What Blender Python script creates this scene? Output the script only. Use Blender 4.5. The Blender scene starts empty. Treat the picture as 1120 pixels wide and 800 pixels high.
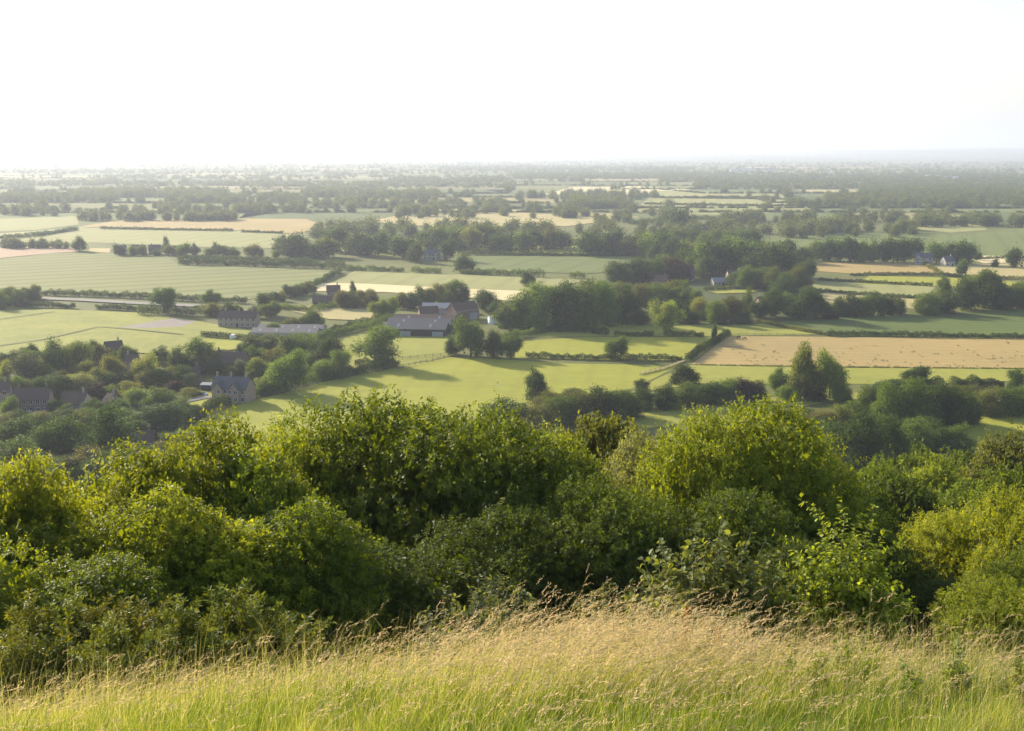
import bpy, math, random
import numpy as np
from mathutils import Vector, Matrix
from mathutils.geometry import delaunay_2d_cdt

scene = bpy.context.scene
col = scene.collection
rng = np.random.default_rng(11)
random.seed(5)

# ------------------------------------------------------------------ camera maths
CAM_Z = 90.0
F_PX = 1200.0
Y_HOR = 166.0
TH = math.atan((400 - Y_HOR) / F_PX)
FWD = np.array([0, math.cos(TH), -math.sin(TH)])
UPV = np.array([0, math.sin(TH), math.cos(TH)])
SUN_EL, SUN_AZ = math.radians(21), math.radians(-43)      # azimuth from +Y towards +X

PROF_D = [-60, -10, 0, 6, 10, 12, 13, 18, 50, 100, 150, 200, 260, 320, 400]
PROF_Z = [2.0, 0.4, -1.68, -3.95, -5.52, -6.44, -7.05, -10.1, -25.5, -45.5, -60, -72, -83, -90, -90]

def hz(x, y):
    x = np.asarray(x, float); y = np.asarray(y, float)
    z = CAM_Z + np.interp(y, PROF_D, PROF_Z)
    dip = np.minimum(0.0075 * (x - 2.2) ** 2, 3.0) * np.clip((60 - y) / 45, 0, 1) * np.clip((y + 2) / 6, 0, 1)
    z = z - dip
    m = np.clip((y - 4) / 20, 0, 1) * np.clip((300 - y) / 80, 0, 1)
    z = z + m * (0.35 * np.sin(x * .21 + y * .13) + 0.5 * np.sin(x * .06 - y * .045 + 1))
    far = np.clip((y - 9500) / 9000, 0, 1)
    far = far * far * (3 - 2 * far)
    a = x / 1000.0
    ridge = 22 + 20 * np.sin(a * .9 + .6) + 15 * np.sin(a * 2.1 + 2) + 8 * np.sin(a * 4.7 + y / 3000)
    ridge = ridge + np.clip(a * 14.0, 0, 92)
    return z + far * ridge

def ray(px, py):
    r = FWD + np.array([1., 0, 0]) * ((px - 560) / F_PX) + UPV * ((400 - py) / F_PX)
    return r

def gp(px, py):
    """ground point seen at a photograph pixel"""
    r = ray(px, py)
    if r[2] < -1e-4:
        q = r * (-CAM_Z / r[2])
        if 325 <= q[1] <= 9400: return float(q[0]), float(q[1]), 0.0
    t, lo = 3.0, 0.0
    while t < 90000:
        p = r * t
        if CAM_Z + p[2] < hz(p[0], p[1]):
            break
        lo = t; t *= 1.02
    hi = t
    for _ in range(40):
        m = .5 * (lo + hi); p = r * m
        if CAM_Z + p[2] < hz(p[0], p[1]): hi = m
        else: lo = m
    p = r * hi
    return float(p[0]), float(p[1]), float(hz(p[0], p[1]))

def plain(px, py):
    r = ray(px, py); t = -CAM_Z / min(r[2], -1e-4)
    return r[0] * t, r[1] * t

# ------------------------------------------------------------------ objects
def tag(o, label=None, cat=None, group=None, kind=None):
    if label: o['label'] = label
    if cat: o['category'] = cat
    if group: o['group'] = group
    if kind: o['kind'] = kind
    return o

def link(name, me, parent=None):
    o = bpy.data.objects.new(name, me); col.objects.link(o)
    if parent is not None: o.parent = parent
    return o

def empty(name, loc, rz=0.0, sc=(1, 1, 1)):
    o = bpy.data.objects.new(name, None); col.objects.link(o)
    o.location = loc; o.rotation_euler = (0, 0, rz); o.scale = sc
    o.empty_display_size = .3
    return o

def mesh_np(name, v, faces, mats=(), tone=None, mi=None, smooth=False):
    """faces: list of (k,n) int arrays with equal polygon size n each"""
    me = bpy.data.meshes.new(name)
    v = np.ascontiguousarray(v, np.float32)
    if not isinstance(faces, (list, tuple)): faces = [faces]
    faces = [f for f in faces if len(f)]
    nl = sum(f.size for f in faces); nf = sum(len(f) for f in faces)
    me.vertices.add(len(v)); me.vertices.foreach_set('co', v.ravel())
    me.loops.add(nl); me.loops.foreach_set('vertex_index', np.concatenate([f.ravel() for f in faces]).astype(np.int32))
    me.polygons.add(nf)
    tot = np.concatenate([np.full(len(f), f.shape[1]) for f in faces]).astype(np.int32)
    st = np.concatenate([[0], np.cumsum(tot)[:-1]]).astype(np.int32)
    me.polygons.foreach_set('loop_start', st)
    try: me.polygons.foreach_set('loop_total', tot)
    except Exception: pass
    if mi is not None: me.polygons.foreach_set('material_index', np.asarray(mi, np.int32))
    if smooth: me.polygons.foreach_set('use_smooth', np.ones(nf, bool))
    for m in mats: me.materials.append(m)
    if tone is not None:
        a = me.attributes.new('tone', 'FLOAT', 'FACE'); a.data.foreach_set('value', np.asarray(tone, np.float32))
    me.update(calc_edges=True)
    return me

class MB:
    def __init__(s): s.v = []; s.f = []; s.mi = []
    def add(s, vs, fs, mi=0):
        b = len(s.v); s.v += [tuple(x) for x in vs]; s.f += [tuple(i + b for i in f) for f in fs]; s.mi += [mi] * len(fs)
    def box(s, x0, x1, y0, y1, z0, z1, mi=0):
        s.add([(x0, y0, z0), (x1, y0, z0), (x1, y1, z0), (x0, y1, z0), (x0, y0, z1), (x1, y0, z1), (x1, y1, z1), (x0, y1, z1)],
              [(0, 3, 2, 1), (4, 5, 6, 7), (0, 1, 5, 4), (1, 2, 6, 5), (2, 3, 7, 6), (3, 0, 4, 7)], mi)
    def extr(s, prof, x0, x1, mi=0):
        """profile of (y,z) points extruded along x"""
        n = len(prof)
        s.add([(x0, y, z) for y, z in prof] + [(x1, y, z) for y, z in prof],
              [tuple(range(n)), tuple(range(2 * n - 1, n - 1, -1))] + [(i, n + i, n + (i + 1) % n, (i + 1) % n) for i in range(n)], mi)
    def tube(s, pts, rad, n=6, mi=0):
        pts = [np.array(p, float) for p in pts]; vs = []; fs = []
        for i, p in enumerate(pts):
            d = pts[min(i + 1, len(pts) - 1)] - pts[max(i - 1, 0)]; d /= np.linalg.norm(d) + 1e-9
            a = np.cross(d, [0.3, .9, .1] if abs(d[2]) > .7 else [0, 0, 1]); a /= np.linalg.norm(a) + 1e-9; b = np.cross(d, a)
            for k in range(n):
                t = 2 * math.pi * k / n; vs.append(p + rad[i] * (a * math.cos(t) + b * math.sin(t)))
        for i in range(len(pts) - 1):
            for k in range(n):
                fs.append((i * n + k, i * n + (k + 1) % n, (i + 1) * n + (k + 1) % n, (i + 1) * n + k))
        fs.append(tuple(range((len(pts) - 1) * n, len(pts) * n)))
        s.add(vs, fs, mi)
    def mesh(s, name, mats, smooth=False):
        me = bpy.data.meshes.new(name); me.from_pydata(s.v, [], s.f)
        for m in mats: me.materials.append(m)
        me.polygons.foreach_set('material_index', s.mi)
        if smooth: me.polygons.foreach_set('use_smooth', [True] * len(s.f))
        me.update(); return me
    def obj(s, name, mat, parent=None, smooth=False):
        return link(name, s.mesh(name, mat if isinstance(mat, (list, tuple)) else [mat], smooth), parent)

# ------------------------------------------------------------------ materials
def new_mat(name):
    m = bpy.data.materials.new(name); m.use_nodes = True
    nt = m.node_tree; nt.nodes.clear()
    out = nt.nodes.new('ShaderNodeOutputMaterial')
    return m, nt, out

def N(nt, t, **kw):
    n = nt.nodes.new(t)
    for k, v in kw.items():
        if k in n.inputs: n.inputs[k].default_value = v
        else: setattr(n, k, v)
    return n

def math_n(nt, op, a, b=None, c=None):
    n = nt.nodes.new('ShaderNodeMath'); n.operation = op
    for i, v in enumerate((a, b, c)):
        if v is None: continue
        if hasattr(v, 'is_linked'): nt.links.new(v, n.inputs[i])
        else: n.inputs[i].default_value = v
    return n.outputs[0]

def mixc(nt, f, a, b, mode='MIX'):
    n = nt.nodes.new('ShaderNodeMix'); n.data_type = 'RGBA'; n.blend_type = mode
    for i, v in ((0, f), (6, a), (7, b)):
        if hasattr(v, 'is_linked'): nt.links.new(v, n.inputs[i])
        else: n.inputs[i].default_value = v if i == 0 else (*v[:3], 1)
    return n.outputs[2]

def ramp(nt, f, stops):
    n = nt.nodes.new('ShaderNodeValToRGB')
    e = n.color_ramp.elements
    while len(e) < len(stops): e.new(.5)
    for x, (p, c) in zip(e, stops): x.position = p; x.color = (*c, 1)
    nt.links.new(f, n.inputs[0]); return n.outputs[0]

def noise(nt, scale, detail=3, vec=None, rough=.55):
    n = N(nt, 'ShaderNodeTexNoise', Scale=scale, Detail=detail, Roughness=rough)
    if vec is not None: nt.links.new(vec, n.inputs['Vector'])
    return n.outputs['Fac']

def leafy_bsdf(nt, out, color, trans=.4, tcol=None, rough=.45, spec=.35):
    p = N(nt, 'ShaderNodeBsdfPrincipled', Roughness=rough)
    p.inputs['Specular IOR Level'].default_value = spec
    nt.links.new(color, p.inputs['Base Color'])
    t = nt.nodes.new('ShaderNodeBsdfTranslucent'); nt.links.new(tcol or color, t.inputs['Color'])
    mx = N(nt, 'ShaderNodeMixShader', Fac=trans)
    nt.links.new(p.outputs[0], mx.inputs[1]); nt.links.new(t.outputs[0], mx.inputs[2]); nt.links.new(mx.outputs[0], out.inputs[0])

def foliage_mat(name, trans=.42, spread=.55, rough=.45, spec=.35, warm=(1.25, 1.05, .45)):
    """leaves: the object's own colour, varied leaf by leaf; light passing through is yellower"""
    m, nt, out = new_mat(name)
    oi = nt.nodes.new('ShaderNodeObjectInfo')
    at = N(nt, 'ShaderNodeAttribute', attribute_name='tone')
    v = math_n(nt, 'MULTIPLY_ADD', at.outputs['Fac'], spread * 2, 1 - spread)
    v = math_n(nt, 'MULTIPLY', v, math_n(nt, 'MULTIPLY_ADD', oi.outputs['Random'], .36, .82))
    h = N(nt, 'ShaderNodeHueSaturation')
    nt.links.new(oi.outputs['Color'], h.inputs['Color']); nt.links.new(v, h.inputs['Value'])
    hv = math_n(nt, 'MULTIPLY_ADD', at.outputs['Fac'], -.035, .5175); nt.links.new(hv, h.inputs['Hue'])
    t = mixc(nt, 1.0, h.outputs[0], warm, 'MULTIPLY')
    leafy_bsdf(nt, out, h.outputs[0], trans, t, rough, spec)
    return m

LEAF = foliage_mat('leaf_foliage', .42, .42, .6, .08, (1.4, 1.3, .42))
LEAF_NEAR = foliage_mat('glossy_leaf_foliage', .46, .5, .55, .16, (1.5, 1.35, .32))
NEEDLE = foliage_mat('needle_foliage', .35, .4, .6, .2)

def plain_mat(name, c, rough=.8, spec=.3, var=.25, scale=3.0, c2=None, bump=0.0, metal=0):
    m, nt, out = new_mat(name)
    tc = nt.nodes.new('ShaderNodeTexCoord')
    f = noise(nt, scale, 5, tc.outputs['Object'])
    c2 = c2 or tuple(x * (1 - var) for x in c)
    cc = ramp(nt, f, [(.3, c2), (.7, c)])
    p = N(nt, 'ShaderNodeBsdfPrincipled', Roughness=rough, Metallic=metal)
    p.inputs['Specular IOR Level'].default_value = spec
    nt.links.new(cc, p.inputs['Base Color'])
    if bump:
        b = N(nt, 'ShaderNodeBump', Strength=bump, Distance=.05); nt.links.new(f, b.inputs['Height']); nt.links.new(b.outputs[0], p.inputs['Normal'])
    nt.links.new(p.outputs[0], out.inputs[0]); return m

BARK = plain_mat('bark', (.13, .10, .075), .9, .1, .5, 6, bump=.6)
GLASS = plain_mat('window_glass', (.03, .035, .045), .12, .6, .2, 1)
WHITE = plain_mat('white_paint', (.78, .78, .75), .6, .3, .12, 2)
GREYP = plain_mat('grey_paint', (.35, .36, .37), .6)
BLACK = plain_mat('black_rubber', (.02, .02, .02), .7)
DARKW = plain_mat('dark_timber', (.06, .045, .035), .85, .1, .4, 5)
POSTW = plain_mat('weathered_wood', (.22, .19, .15), .9, .1, .4, 8)
SLATE = plain_mat('slate_roof', (.10, .105, .12), .6, .3, .4, 4)
DTILE = plain_mat('dark_tile_roof', (.13, .085, .07), .75, .2, .4, 4)
RTILE = plain_mat('red_tile_roof', (.15, .09, .068), .85, .2, .35, 4)
GSHEET = plain_mat('grey_sheet_roof', (.105, .10, .105), .7, .4, .3, 1)
PSHEET = plain_mat('pale_sheet_roof', (.20, .215, .24), .6, .4, .2, 1)
RENDERW = plain_mat('cream_render', (.38, .355, .31), .8, .2, .15, 2)
CARW = plain_mat('white_car_paint', (.8, .8, .8), .25, .6, .04, 1)
CARB = plain_mat('blue_car_paint', (.06, .10, .22), .25, .6, .1, 1)
CARS = plain_mat('silver_car_paint', (.5, .51, .53), .3, .6, .05, 1, metal=.6)
HORSE = plain_mat('dark_brown_coat', (.045, .028, .02), .6, .3, .3, 3)
HORSE2 = plain_mat('bay_coat', (.16, .085, .045), .6, .3, .3, 3)

def brick_mat(name, a, b):
    m, nt, out = new_mat(name)
    tc = nt.nodes.new('ShaderNodeTexCoord')
    br = N(nt, 'ShaderNodeTexBrick', Scale=4.0); br.inputs['Color1'].default_value = (*a, 1); br.inputs['Color2'].default_value = (*b, 1)
    br.inputs['Mortar'].default_value = (.4, .36, .32, 1)
    mp = nt.nodes.new('ShaderNodeMapping'); mp.inputs['Rotation'].default_value = (math.pi / 2, 0, 0)
    nt.links.new(tc.outputs['Object'], mp.inputs[0]); nt.links.new(mp.outputs[0], br.inputs['Vector'])
    c = mixc(nt, noise(nt, 1.2, 4, tc.outputs['Object']), br.outputs['Color'], tuple(x * .8 for x in a))
    p = N(nt, 'ShaderNodeBsdfPrincipled', Roughness=.85); nt.links.new(c, p.inputs['Base Color']); nt.links.new(p.outputs[0], out.inputs[0])
    return m
BRICK = brick_mat('red_brick', (.22, .13, .095), (.18, .105, .08))
PBRICK = brick_mat('pale_brick', (.36, .26, .2), (.30, .21, .16))

def field_mat(name, c, c2, big=.012, fine=.25, stripes=None, spots=None):
    """crop or pasture: broad patches, fine mottling, optional drill lines (angle, spacing m, strength)"""
    m, nt, out = new_mat(name)
    g = nt.nodes.new('ShaderNodeNewGeometry'); pos = g.outputs['Position']
    f = math_n(nt, 'ADD', math_n(nt, 'MULTIPLY', noise(nt, big, 4, pos), .65), math_n(nt, 'MULTIPLY', noise(nt, fine, 4, pos), .35))
    cc = ramp(nt, f, [(.34, c2), (.62, c)])
    n2 = noise(nt, big * 4.3, 5, pos, .7)
    n3 = noise(nt, big * 14, 4, pos, .75)
    cc = mixc(nt, math_n(nt, 'MULTIPLY', math_n(nt, 'MAXIMUM', math_n(nt, 'MULTIPLY_ADD', n3, 3.5, -1.75), 0), .45), cc, tuple(min(1, x * k) for x, k in zip(c, (1.22, 1.12, 1.35))))
    cc = mixc(nt, math_n(nt, 'MULTIPLY', math_n(nt, 'MAXIMUM', math_n(nt, 'MULTIPLY_ADD', n2, 3.2, -1.7), 0), .5), cc, tuple(x * .72 for x in c2))
    if stripes:
        ang, sp, st = stripes
        mp = nt.nodes.new('ShaderNodeMapping'); mp.inputs['Rotation'].default_value = (0, 0, ang)
        nt.links.new(pos, mp.inputs[0])
        w = N(nt, 'ShaderNodeTexWave', Scale=math.pi * 2 / sp / 20, Distortion=.6, Detail=1.0); w.inputs['Detail Scale'].default_value = .3
        nt.links.new(mp.outputs[0], w.inputs['Vector'])
        s = math_n(nt, 'POWER', w.outputs['Fac'], 5.0)
        cc = mixc(nt, math_n(nt, 'MULTIPLY', s, st), cc, tuple(x * .62 for x in c2))
    p = N(nt, 'ShaderNodeBsdfPrincipled', Roughness=.95); p.inputs['Specular IOR Level'].default_value = .1
    p.inputs['Sheen Weight'].default_value = .06; p.inputs['Sheen Roughness'].default_value = .6; p.inputs['Sheen Tint'].default_value = (*[min(1, x * 3) for x in c], 1)
    nt.links.new(cc, p.inputs['Base Color']); nt.links.new(p.outputs[0], out.inputs[0])
    return m

# ------------------------------------------------------------------ leaves
def unit(a): return a / (np.linalg.norm(a, axis=-1, keepdims=True) + 1e-9)

def leaves(pos, d, nrm, L, W):
    """diamond leaves, slightly folded: returns verts, quads"""
    n = len(pos); d = unit(d); s = unit(np.cross(d, nrm)); nn = np.cross(s, d)
    L = np.broadcast_to(L, n)[:, None]; W = np.broadcast_to(W, n)[:, None]
    v = np.stack([pos, pos + d * L * .45 + s * W * .5 + nn * W * .12, pos + d * L, pos + d * L * .45 - s * W * .5 + nn * W * .12], 1).reshape(-1, 3)
    return v, np.arange(n * 4).reshape(n, 4)

def sph(n, r): return unit(r.normal(size=(n, 3)))

def crown_arrays(kind, ncl, per, leaf, seed):
    """unit crown (height 1, about 1 wide); leaf = card length"""
    r = np.random.default_rng(seed)
    z0, z1, rx = {'round': (.09, 1, .5), 'dome': (-.03, 1, .5), 'tall': (.04, 1, .5), 'conifer': (.05, 1, .5), 'spread': (.14, 1, .5), 'bush': (-.05, 1, .5)}[kind]
    nl = {'round': 22, 'dome': 26, 'tall': 26, 'conifer': 34, 'spread': 17, 'bush': 30}[kind]
    C, R = [], []
    for i in range(nl):
        t = (i + r.random()) / nl
        if kind == 'conifer':
            z = z0 + .02 + t * .93; rr = (1 - t) ** .8 * .34; a = r.random() * 6.28
            C.append((rr * math.cos(a), rr * math.sin(a), z)); R.append(.05 + .14 * (1 - t))
        else:
            u = sph(1, r)[0] * r.random() ** .45
            if kind in ('dome', 'bush'):
                zc, zr = .40, .42
                if u[2] < 0: u[2] *= .85
            elif kind == 'tall': zc, zr = .5, .42
            else: zc, zr = .58, .32
            R_ = r.uniform(.11, .22) if kind != 'spread' else r.uniform(.11, .19)
            q = rx - R_ * .8
            taper = 1 - .35 * max(0, u[2]) if kind == 'tall' else 1
            C.append((u[0] * q * taper, u[1] * q * taper, zc + u[2] * zr)); R.append(R_)
    C = np.array(C); R = np.array(R)
    R *= 1.0
    k = r.choice(nl, ncl * 2, p=R ** 2 / (R ** 2).sum())
    o = sph(ncl * 2, r); o[:, 2] = np.where(o[:, 2] < -.35, -o[:, 2], o[:, 2])
    P = C[k] + o * (R[k] * r.uniform(.72, 1.1, ncl * 2))[:, None]
    # drop clumps sunk deep inside another lobe
    dd = np.linalg.norm(P[:, None, :] - C[None], axis=2) / R[None]
    keep = (dd < .62).sum(1) == 0
    keep |= r.random(len(P)) < .22
    keep &= P[:, 2] > z0 - .02
    P, o = P[keep][:ncl], o[keep][:ncl]
    n = len(P)
    ct = r.normal(.5, .17, n)                                          # tone of each clump
    rad = leaf * 1.5
    pos = np.repeat(P, per, 0) + r.normal(size=(n * per, 3)) * rad * np.array([1, 1, .7])
    oo = np.repeat(o, per, 0)
    d = unit(oo * .5 + r.normal(size=(n * per, 3)) * .8 + [0, 0, -.15])
    nr = unit(oo * .6 + [0, 0, .55] + r.normal(size=(n * per, 3)) * .55)
    v, f = leaves(pos, d, nr, leaf * r.uniform(.7, 1.3, n * per), leaf * r.uniform(.55, .8, n * per))
    tone = np.clip(np.repeat(ct, per) + r.normal(0, .10, n * per), 0, 1)
    nf = n * per // 5
    k = r.choice(nl, nf, p=R ** 3 / (R ** 3).sum()); Q = C[k] + sph(nf, r) * (R[k] * r.uniform(.2, .8, nf))[:, None]
    v2, f2 = leaves(Q, sph(nf, r), unit(sph(nf, r) + [0, 0, .5]), leaf * r.uniform(1.5, 2.4, nf), leaf * r.uniform(1.2, 1.8, nf))
    v, f, tone = np.concatenate([v, v2]), np.concatenate([f, f2 + len(v)]), np.concatenate([tone, np.clip(r.normal(.45, .1, nf), 0, 1)])
    lo, hi = np.percentile(v, 1.5, axis=0), np.percentile(v, 98.5, axis=0)      # fill the unit box
    k = np.array([1 / max(hi[0] - lo[0], hi[1] - lo[1])] * 2 + [(1 - z0) / (hi[2] - lo[2])])
    v = (v - [(hi[0] + lo[0]) / 2, (hi[1] + lo[1]) / 2, lo[2]]) * k + [0, 0, z0]
    return v, f, tone

def trunk_mesh(kind, seed, unit_h=1.0, limbs=6, r0=.03):
    r = random.Random(seed); b = MB()
    top = .62 if kind not in ('tall', 'conifer') else .92
    pts = [(0, 0, -.04), (r.uniform(-.01, .01), r.uniform(-.01, .01), .15), (r.uniform(-.03, .03), r.uniform(-.03, .03), .38), (r.uniform(-.05, .05), r.uniform(-.05, .05), top)]
    b.tube([tuple(c * unit_h for c in p) for p in pts], [r0 * 1.35 * unit_h, r0 * unit_h, r0 * .75 * unit_h, r0 * .3 * unit_h], 8)
    for i in range(limbs):
        a = i * 2.4 + r.random(); z = r.uniform(.2, .5) if kind != 'conifer' else r.uniform(.2, .8); ln = r.uniform(.25, .4) if kind != 'conifer' else .2
        p0 = np.array((0, 0, z)); p2 = p0 + np.array((math.cos(a) * ln, math.sin(a) * ln, r.uniform(.12, .34)))
        p1 = (p0 + p2) / 2 + np.array((0, 0, r.uniform(-.04, .03)))
        b.tube([p * unit_h for p in (p0, p1, p2)], [r0 * .5 * unit_h, r0 * .35 * unit_h, r0 * .12 * unit_h], 5)
    return b.mesh('trunk', [BARK], True)

PROTO = {}
def proto(kind, lod, var):
    k = (kind, lod, var)
    if k not in PROTO:
        seed = {'round': 1, 'dome': 2, 'tall': 3, 'conifer': 4, 'spread': 5, 'bush': 6}[kind] * 100 + var * 7
        if lod == 'hi': v, f, t = crown_arrays(kind, 620 if kind != 'spread' else 480, 13, .032, seed)
        else: v, f, t = crown_arrays(kind, 300, 8, .062, seed)
        cm = mesh_np('crown', v, f, [NEEDLE if kind == 'conifer' else LEAF], t)
        tm = trunk_mesh(kind, seed)
        if lod == 'lo':                                               # too small to show parts: trunk and crown in one mesh
            tv = np.array([x.co[:] for x in tm.vertices]); tf = [list(p.vertices) for p in tm.polygons]
            q = np.array([x for x in tf if len(x) == 4]) + len(v)
            cm = mesh_np('tree', np.concatenate([v, tv]), [f, q], [NEEDLE if kind == 'conifer' else LEAF, BARK], np.concatenate([t, np.full(len(q), .5)]), np.concatenate([np.zeros(len(f)), np.ones(len(q))]))
        PROTO[k] = (cm, tm)
    return PROTO[k]

TINT = {
    'dark': ((.054, .086, .018), 'dark green'), 'mid': ((.098, .145, .026), 'green'), 'light': ((.155, .205, .036), 'light green'),
    'yellow': ((.19, .21, .035), 'yellow-green'), 'olive': ((.125, .135, .034), 'olive green'), 'purple': ((.050, .026, .030), 'dark purple'),
    'gold': ((.42, .33, .05), 'golden yellow'), 'pale': ((.20, .235, .09), 'pale green'), 'grey': ((.10, .125, .07), 'grey-green'),
}
SHAPE = {'round': 'round-crowned', 'dome': 'domed', 'tall': 'tall narrow', 'conifer': 'pointed conifer', 'spread': 'open-crowned', 'bush': 'bushy'}
ORD = 'zeroth first second third fourth fifth sixth seventh eighth ninth tenth eleventh twelfth thirteenth fourteenth'.split()
TREES = []

def set_tree(px, py, hpx, wpx, kind, tint, label, group=None, cat='tree', name=None, shared=False):
    x, y, z = gp(px, py)
    dep = (np.array([x, y, z - CAM_Z]) @ FWD)
    h = hpx * dep / F_PX * 1.02; w = wpx * dep / F_PX
    lod = 'hi' if dep < 780 else 'lo'
    var = rng.integers(0, 3)
    cm, tm = proto(kind, lod, int(var))
    c, word = TINT[tint]
    j = rng.uniform(.85, 1.18)
    c = tuple(a * j * rng.uniform(.93, 1.07) for a in c)
    name = name or {'conifer': 'conifer_tree', 'bush': 'shrub', 'tall': 'slender_tree'}.get(kind, 'broadleaf_tree')
    if name == 'shrub': cat = 'shrub'
    rz = rng.uniform(0, 6.28)
    if lod == 'hi':
        e = empty(name, (x, y, z), rz, (w * 1.06, w * 1.06, h))
        k = link('crown', cm, e); k.color = (*c, 1)
        link('trunk', tm, e)
    else:
        e = link(name, cm); e.location = (x, y, z); e.rotation_euler = (0, 0, rz); e.scale = (w * 1.06, w * 1.06, h); e.color = (*c, 1)
    tag(e, label, cat, group)
    TREES.append(e)
    return e

def cluster(place, group, rows):
    """trees given as (x, base y, height px, width px, shape, tint); labelled from left to right"""
    rows = sorted(rows, key=lambda r: r[0])
    vis = 0
    for i, r in enumerate(rows):
        noun = 'tree' if r[4] not in ('bush', 'conifer') else {'bush': 'shrub', 'conifer': ''}[r[4]]
        sh = SHAPE[r[4]] if r[4] != 'bush' else 'rounded'
        lab = f"{TINT[r[5]][1]} {sh} {noun}".strip() + f", {ORD[i + 1]} from left {place}"
        if len(lab.split()) > 16: lab = lab.replace(' tree,', ',').replace(' of the ', ' of ', 1)
        set_tree(*r, lab, group)

def row(place, group, p0, p1, n, h, asp=(.8, 1.25), kinds=('round', 'dome'), tints=('dark', 'mid', 'dark', 'olive'), jy=1.5, shared=None):
    rows = []
    for i in range(n):
        t = (i + .5 + rng.uniform(-.3, .3)) / n
        hh = rng.uniform(*h)
        rows.append((p0[0] + (p1[0] - p0[0]) * t, p0[1] + (p1[1] - p0[1]) * t + rng.uniform(-jy, jy), hh, hh * rng.uniform(*asp),
                     kinds[rng.integers(len(kinds))], tints[rng.integers(len(tints))]))
    if shared:
        for r in rows: set_tree(*r, shared, group)
    else: cluster(place, group, rows)

# ------------------------------------------------------------------ ground
GROUND = field_mat('meadow_soil', (.125, .130, .036), (.075, .085, .024), .008, .2)
def build_ground():
    ys = np.concatenate([np.linspace(-40, 0, 10, endpoint=False), np.linspace(0, 60, 70, endpoint=False), np.geomspace(60, 420, 60, endpoint=False), np.geomspace(420, 48000, 90)])
    u = np.linspace(-1, 1, 121)
    Y, U = np.meshgrid(ys, u, indexing='ij')
    X = U * (30 + np.clip(Y, 0, None) * .85)
    Z = hz(X, Y)
    v = np.stack([X, Y, Z], -1).reshape(-1, 3)
    a = np.arange(len(ys) * 121).reshape(len(ys), 121)
    f = np.stack([a[:-1, :-1], a[:-1, 1:], a[1:, 1:], a[1:, :-1]], -1).reshape(-1, 4)
    o = link('ground', mesh_np('ground', v, f, [GROUND], smooth=True))
    tag(o, 'green valley floor running from the hillside to far hills', 'ground', kind='structure')
build_ground()

FIELD_N = [0]
def field(pts, mat, label, name='field'):
    q = [plain(*p) for p in pts]
    # densify the outline with a little wander so edges are not ruler straight
    out = []
    for i in range(len(q)):
        a, b = np.array(q[i]), np.array(q[(i + 1) % len(q)])
        n = max(1, min(14, int(np.linalg.norm(b - a) / 25)))
        for k in range(n):
            p = a + (b - a) * k / n
            if k: p = p + rng.normal(size=2) * min(1.5, .004 * np.linalg.norm(b - a))
            out.append(Vector((p[0], p[1])))
    n = len(out)
    vs, es, fs, *_ = delaunay_2d_cdt(out, [], [list(range(n))], 1, 1e-4)
    FIELD_N[0] += 1
    z = .04 + .011 * FIELD_N[0]
    me = bpy.data.meshes.new(name); me.from_pydata([(p.x, p.y, z) for p in vs], [], fs); me.materials.append(mat)
    me.update()
    if len(me.polygons) and me.polygons[0].normal.z < 0: me.flip_normals()
    o = link(name, me); tag(o, label, 'field', kind='structure'); return o

# ------------------------------------------------------------------ fields
G_BRIGHT = field_mat('bright_pasture', (.265, .262, .034), (.198, .205, .028), .010, .12, (.12, 14, .16))
G_PAST = field_mat('grazed_pasture', (.248, .244, .044), (.182, .188, .034), .012, .15)
G_MID = field_mat('green_crop', (.128, .150, .042), (.10, .122, .036), .006, .10, (.35, 24, .35))
G_BEET = field_mat('dark_green_crop', (.095, .122, .030), (.074, .098, .026), .006, .12, (1.5, 9, .3))
G_TRAM = field_mat('green_wheat_with_tramlines', (.168, .176, .054), (.136, .147, .046), .005, .10, (math.radians(62), 24, .8))
G_PALE = field_mat('pale_green_barley', (.245, .24, .088), (.205, .205, .075), .006, .1, (.2, 24, .3))
TAN = field_mat('ripe_tan_hay', (.335, .240, .092), (.255, .195, .078), .012, .2, (1.52, 7, .22))
TAN2 = field_mat('dry_tan_grass', (.36, .29, .13), (.29, .25, .10), .012, .15)
STRAW = field_mat('pale_straw', (.58, .47, .25), (.50, .41, .21), .012, .15)
EARTH = field_mat('reddish_bare_soil', (.34, .23, .15), (.28, .19, .12), .012, .15)
PLOTS = field_mat('rough_paddock', (.240, .235, .048), (.145, .16, .036), .04, .3)
LAVEND = field_mat('greyish_tilled_plot', (.24, .20, .17), (.19, .165, .14), .05, .3)
TRACK = plain_mat('pale_chalk_track', (.25, .235, .20), .95, .1, .2, .3)
PATHM = plain_mat('worn_grass_path', (.17, .165, .085), .95, .1, .3, .3)
ROADM = plain_mat('grey_lane', (.16, .155, .15), .9, .2, .2, .5)

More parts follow.
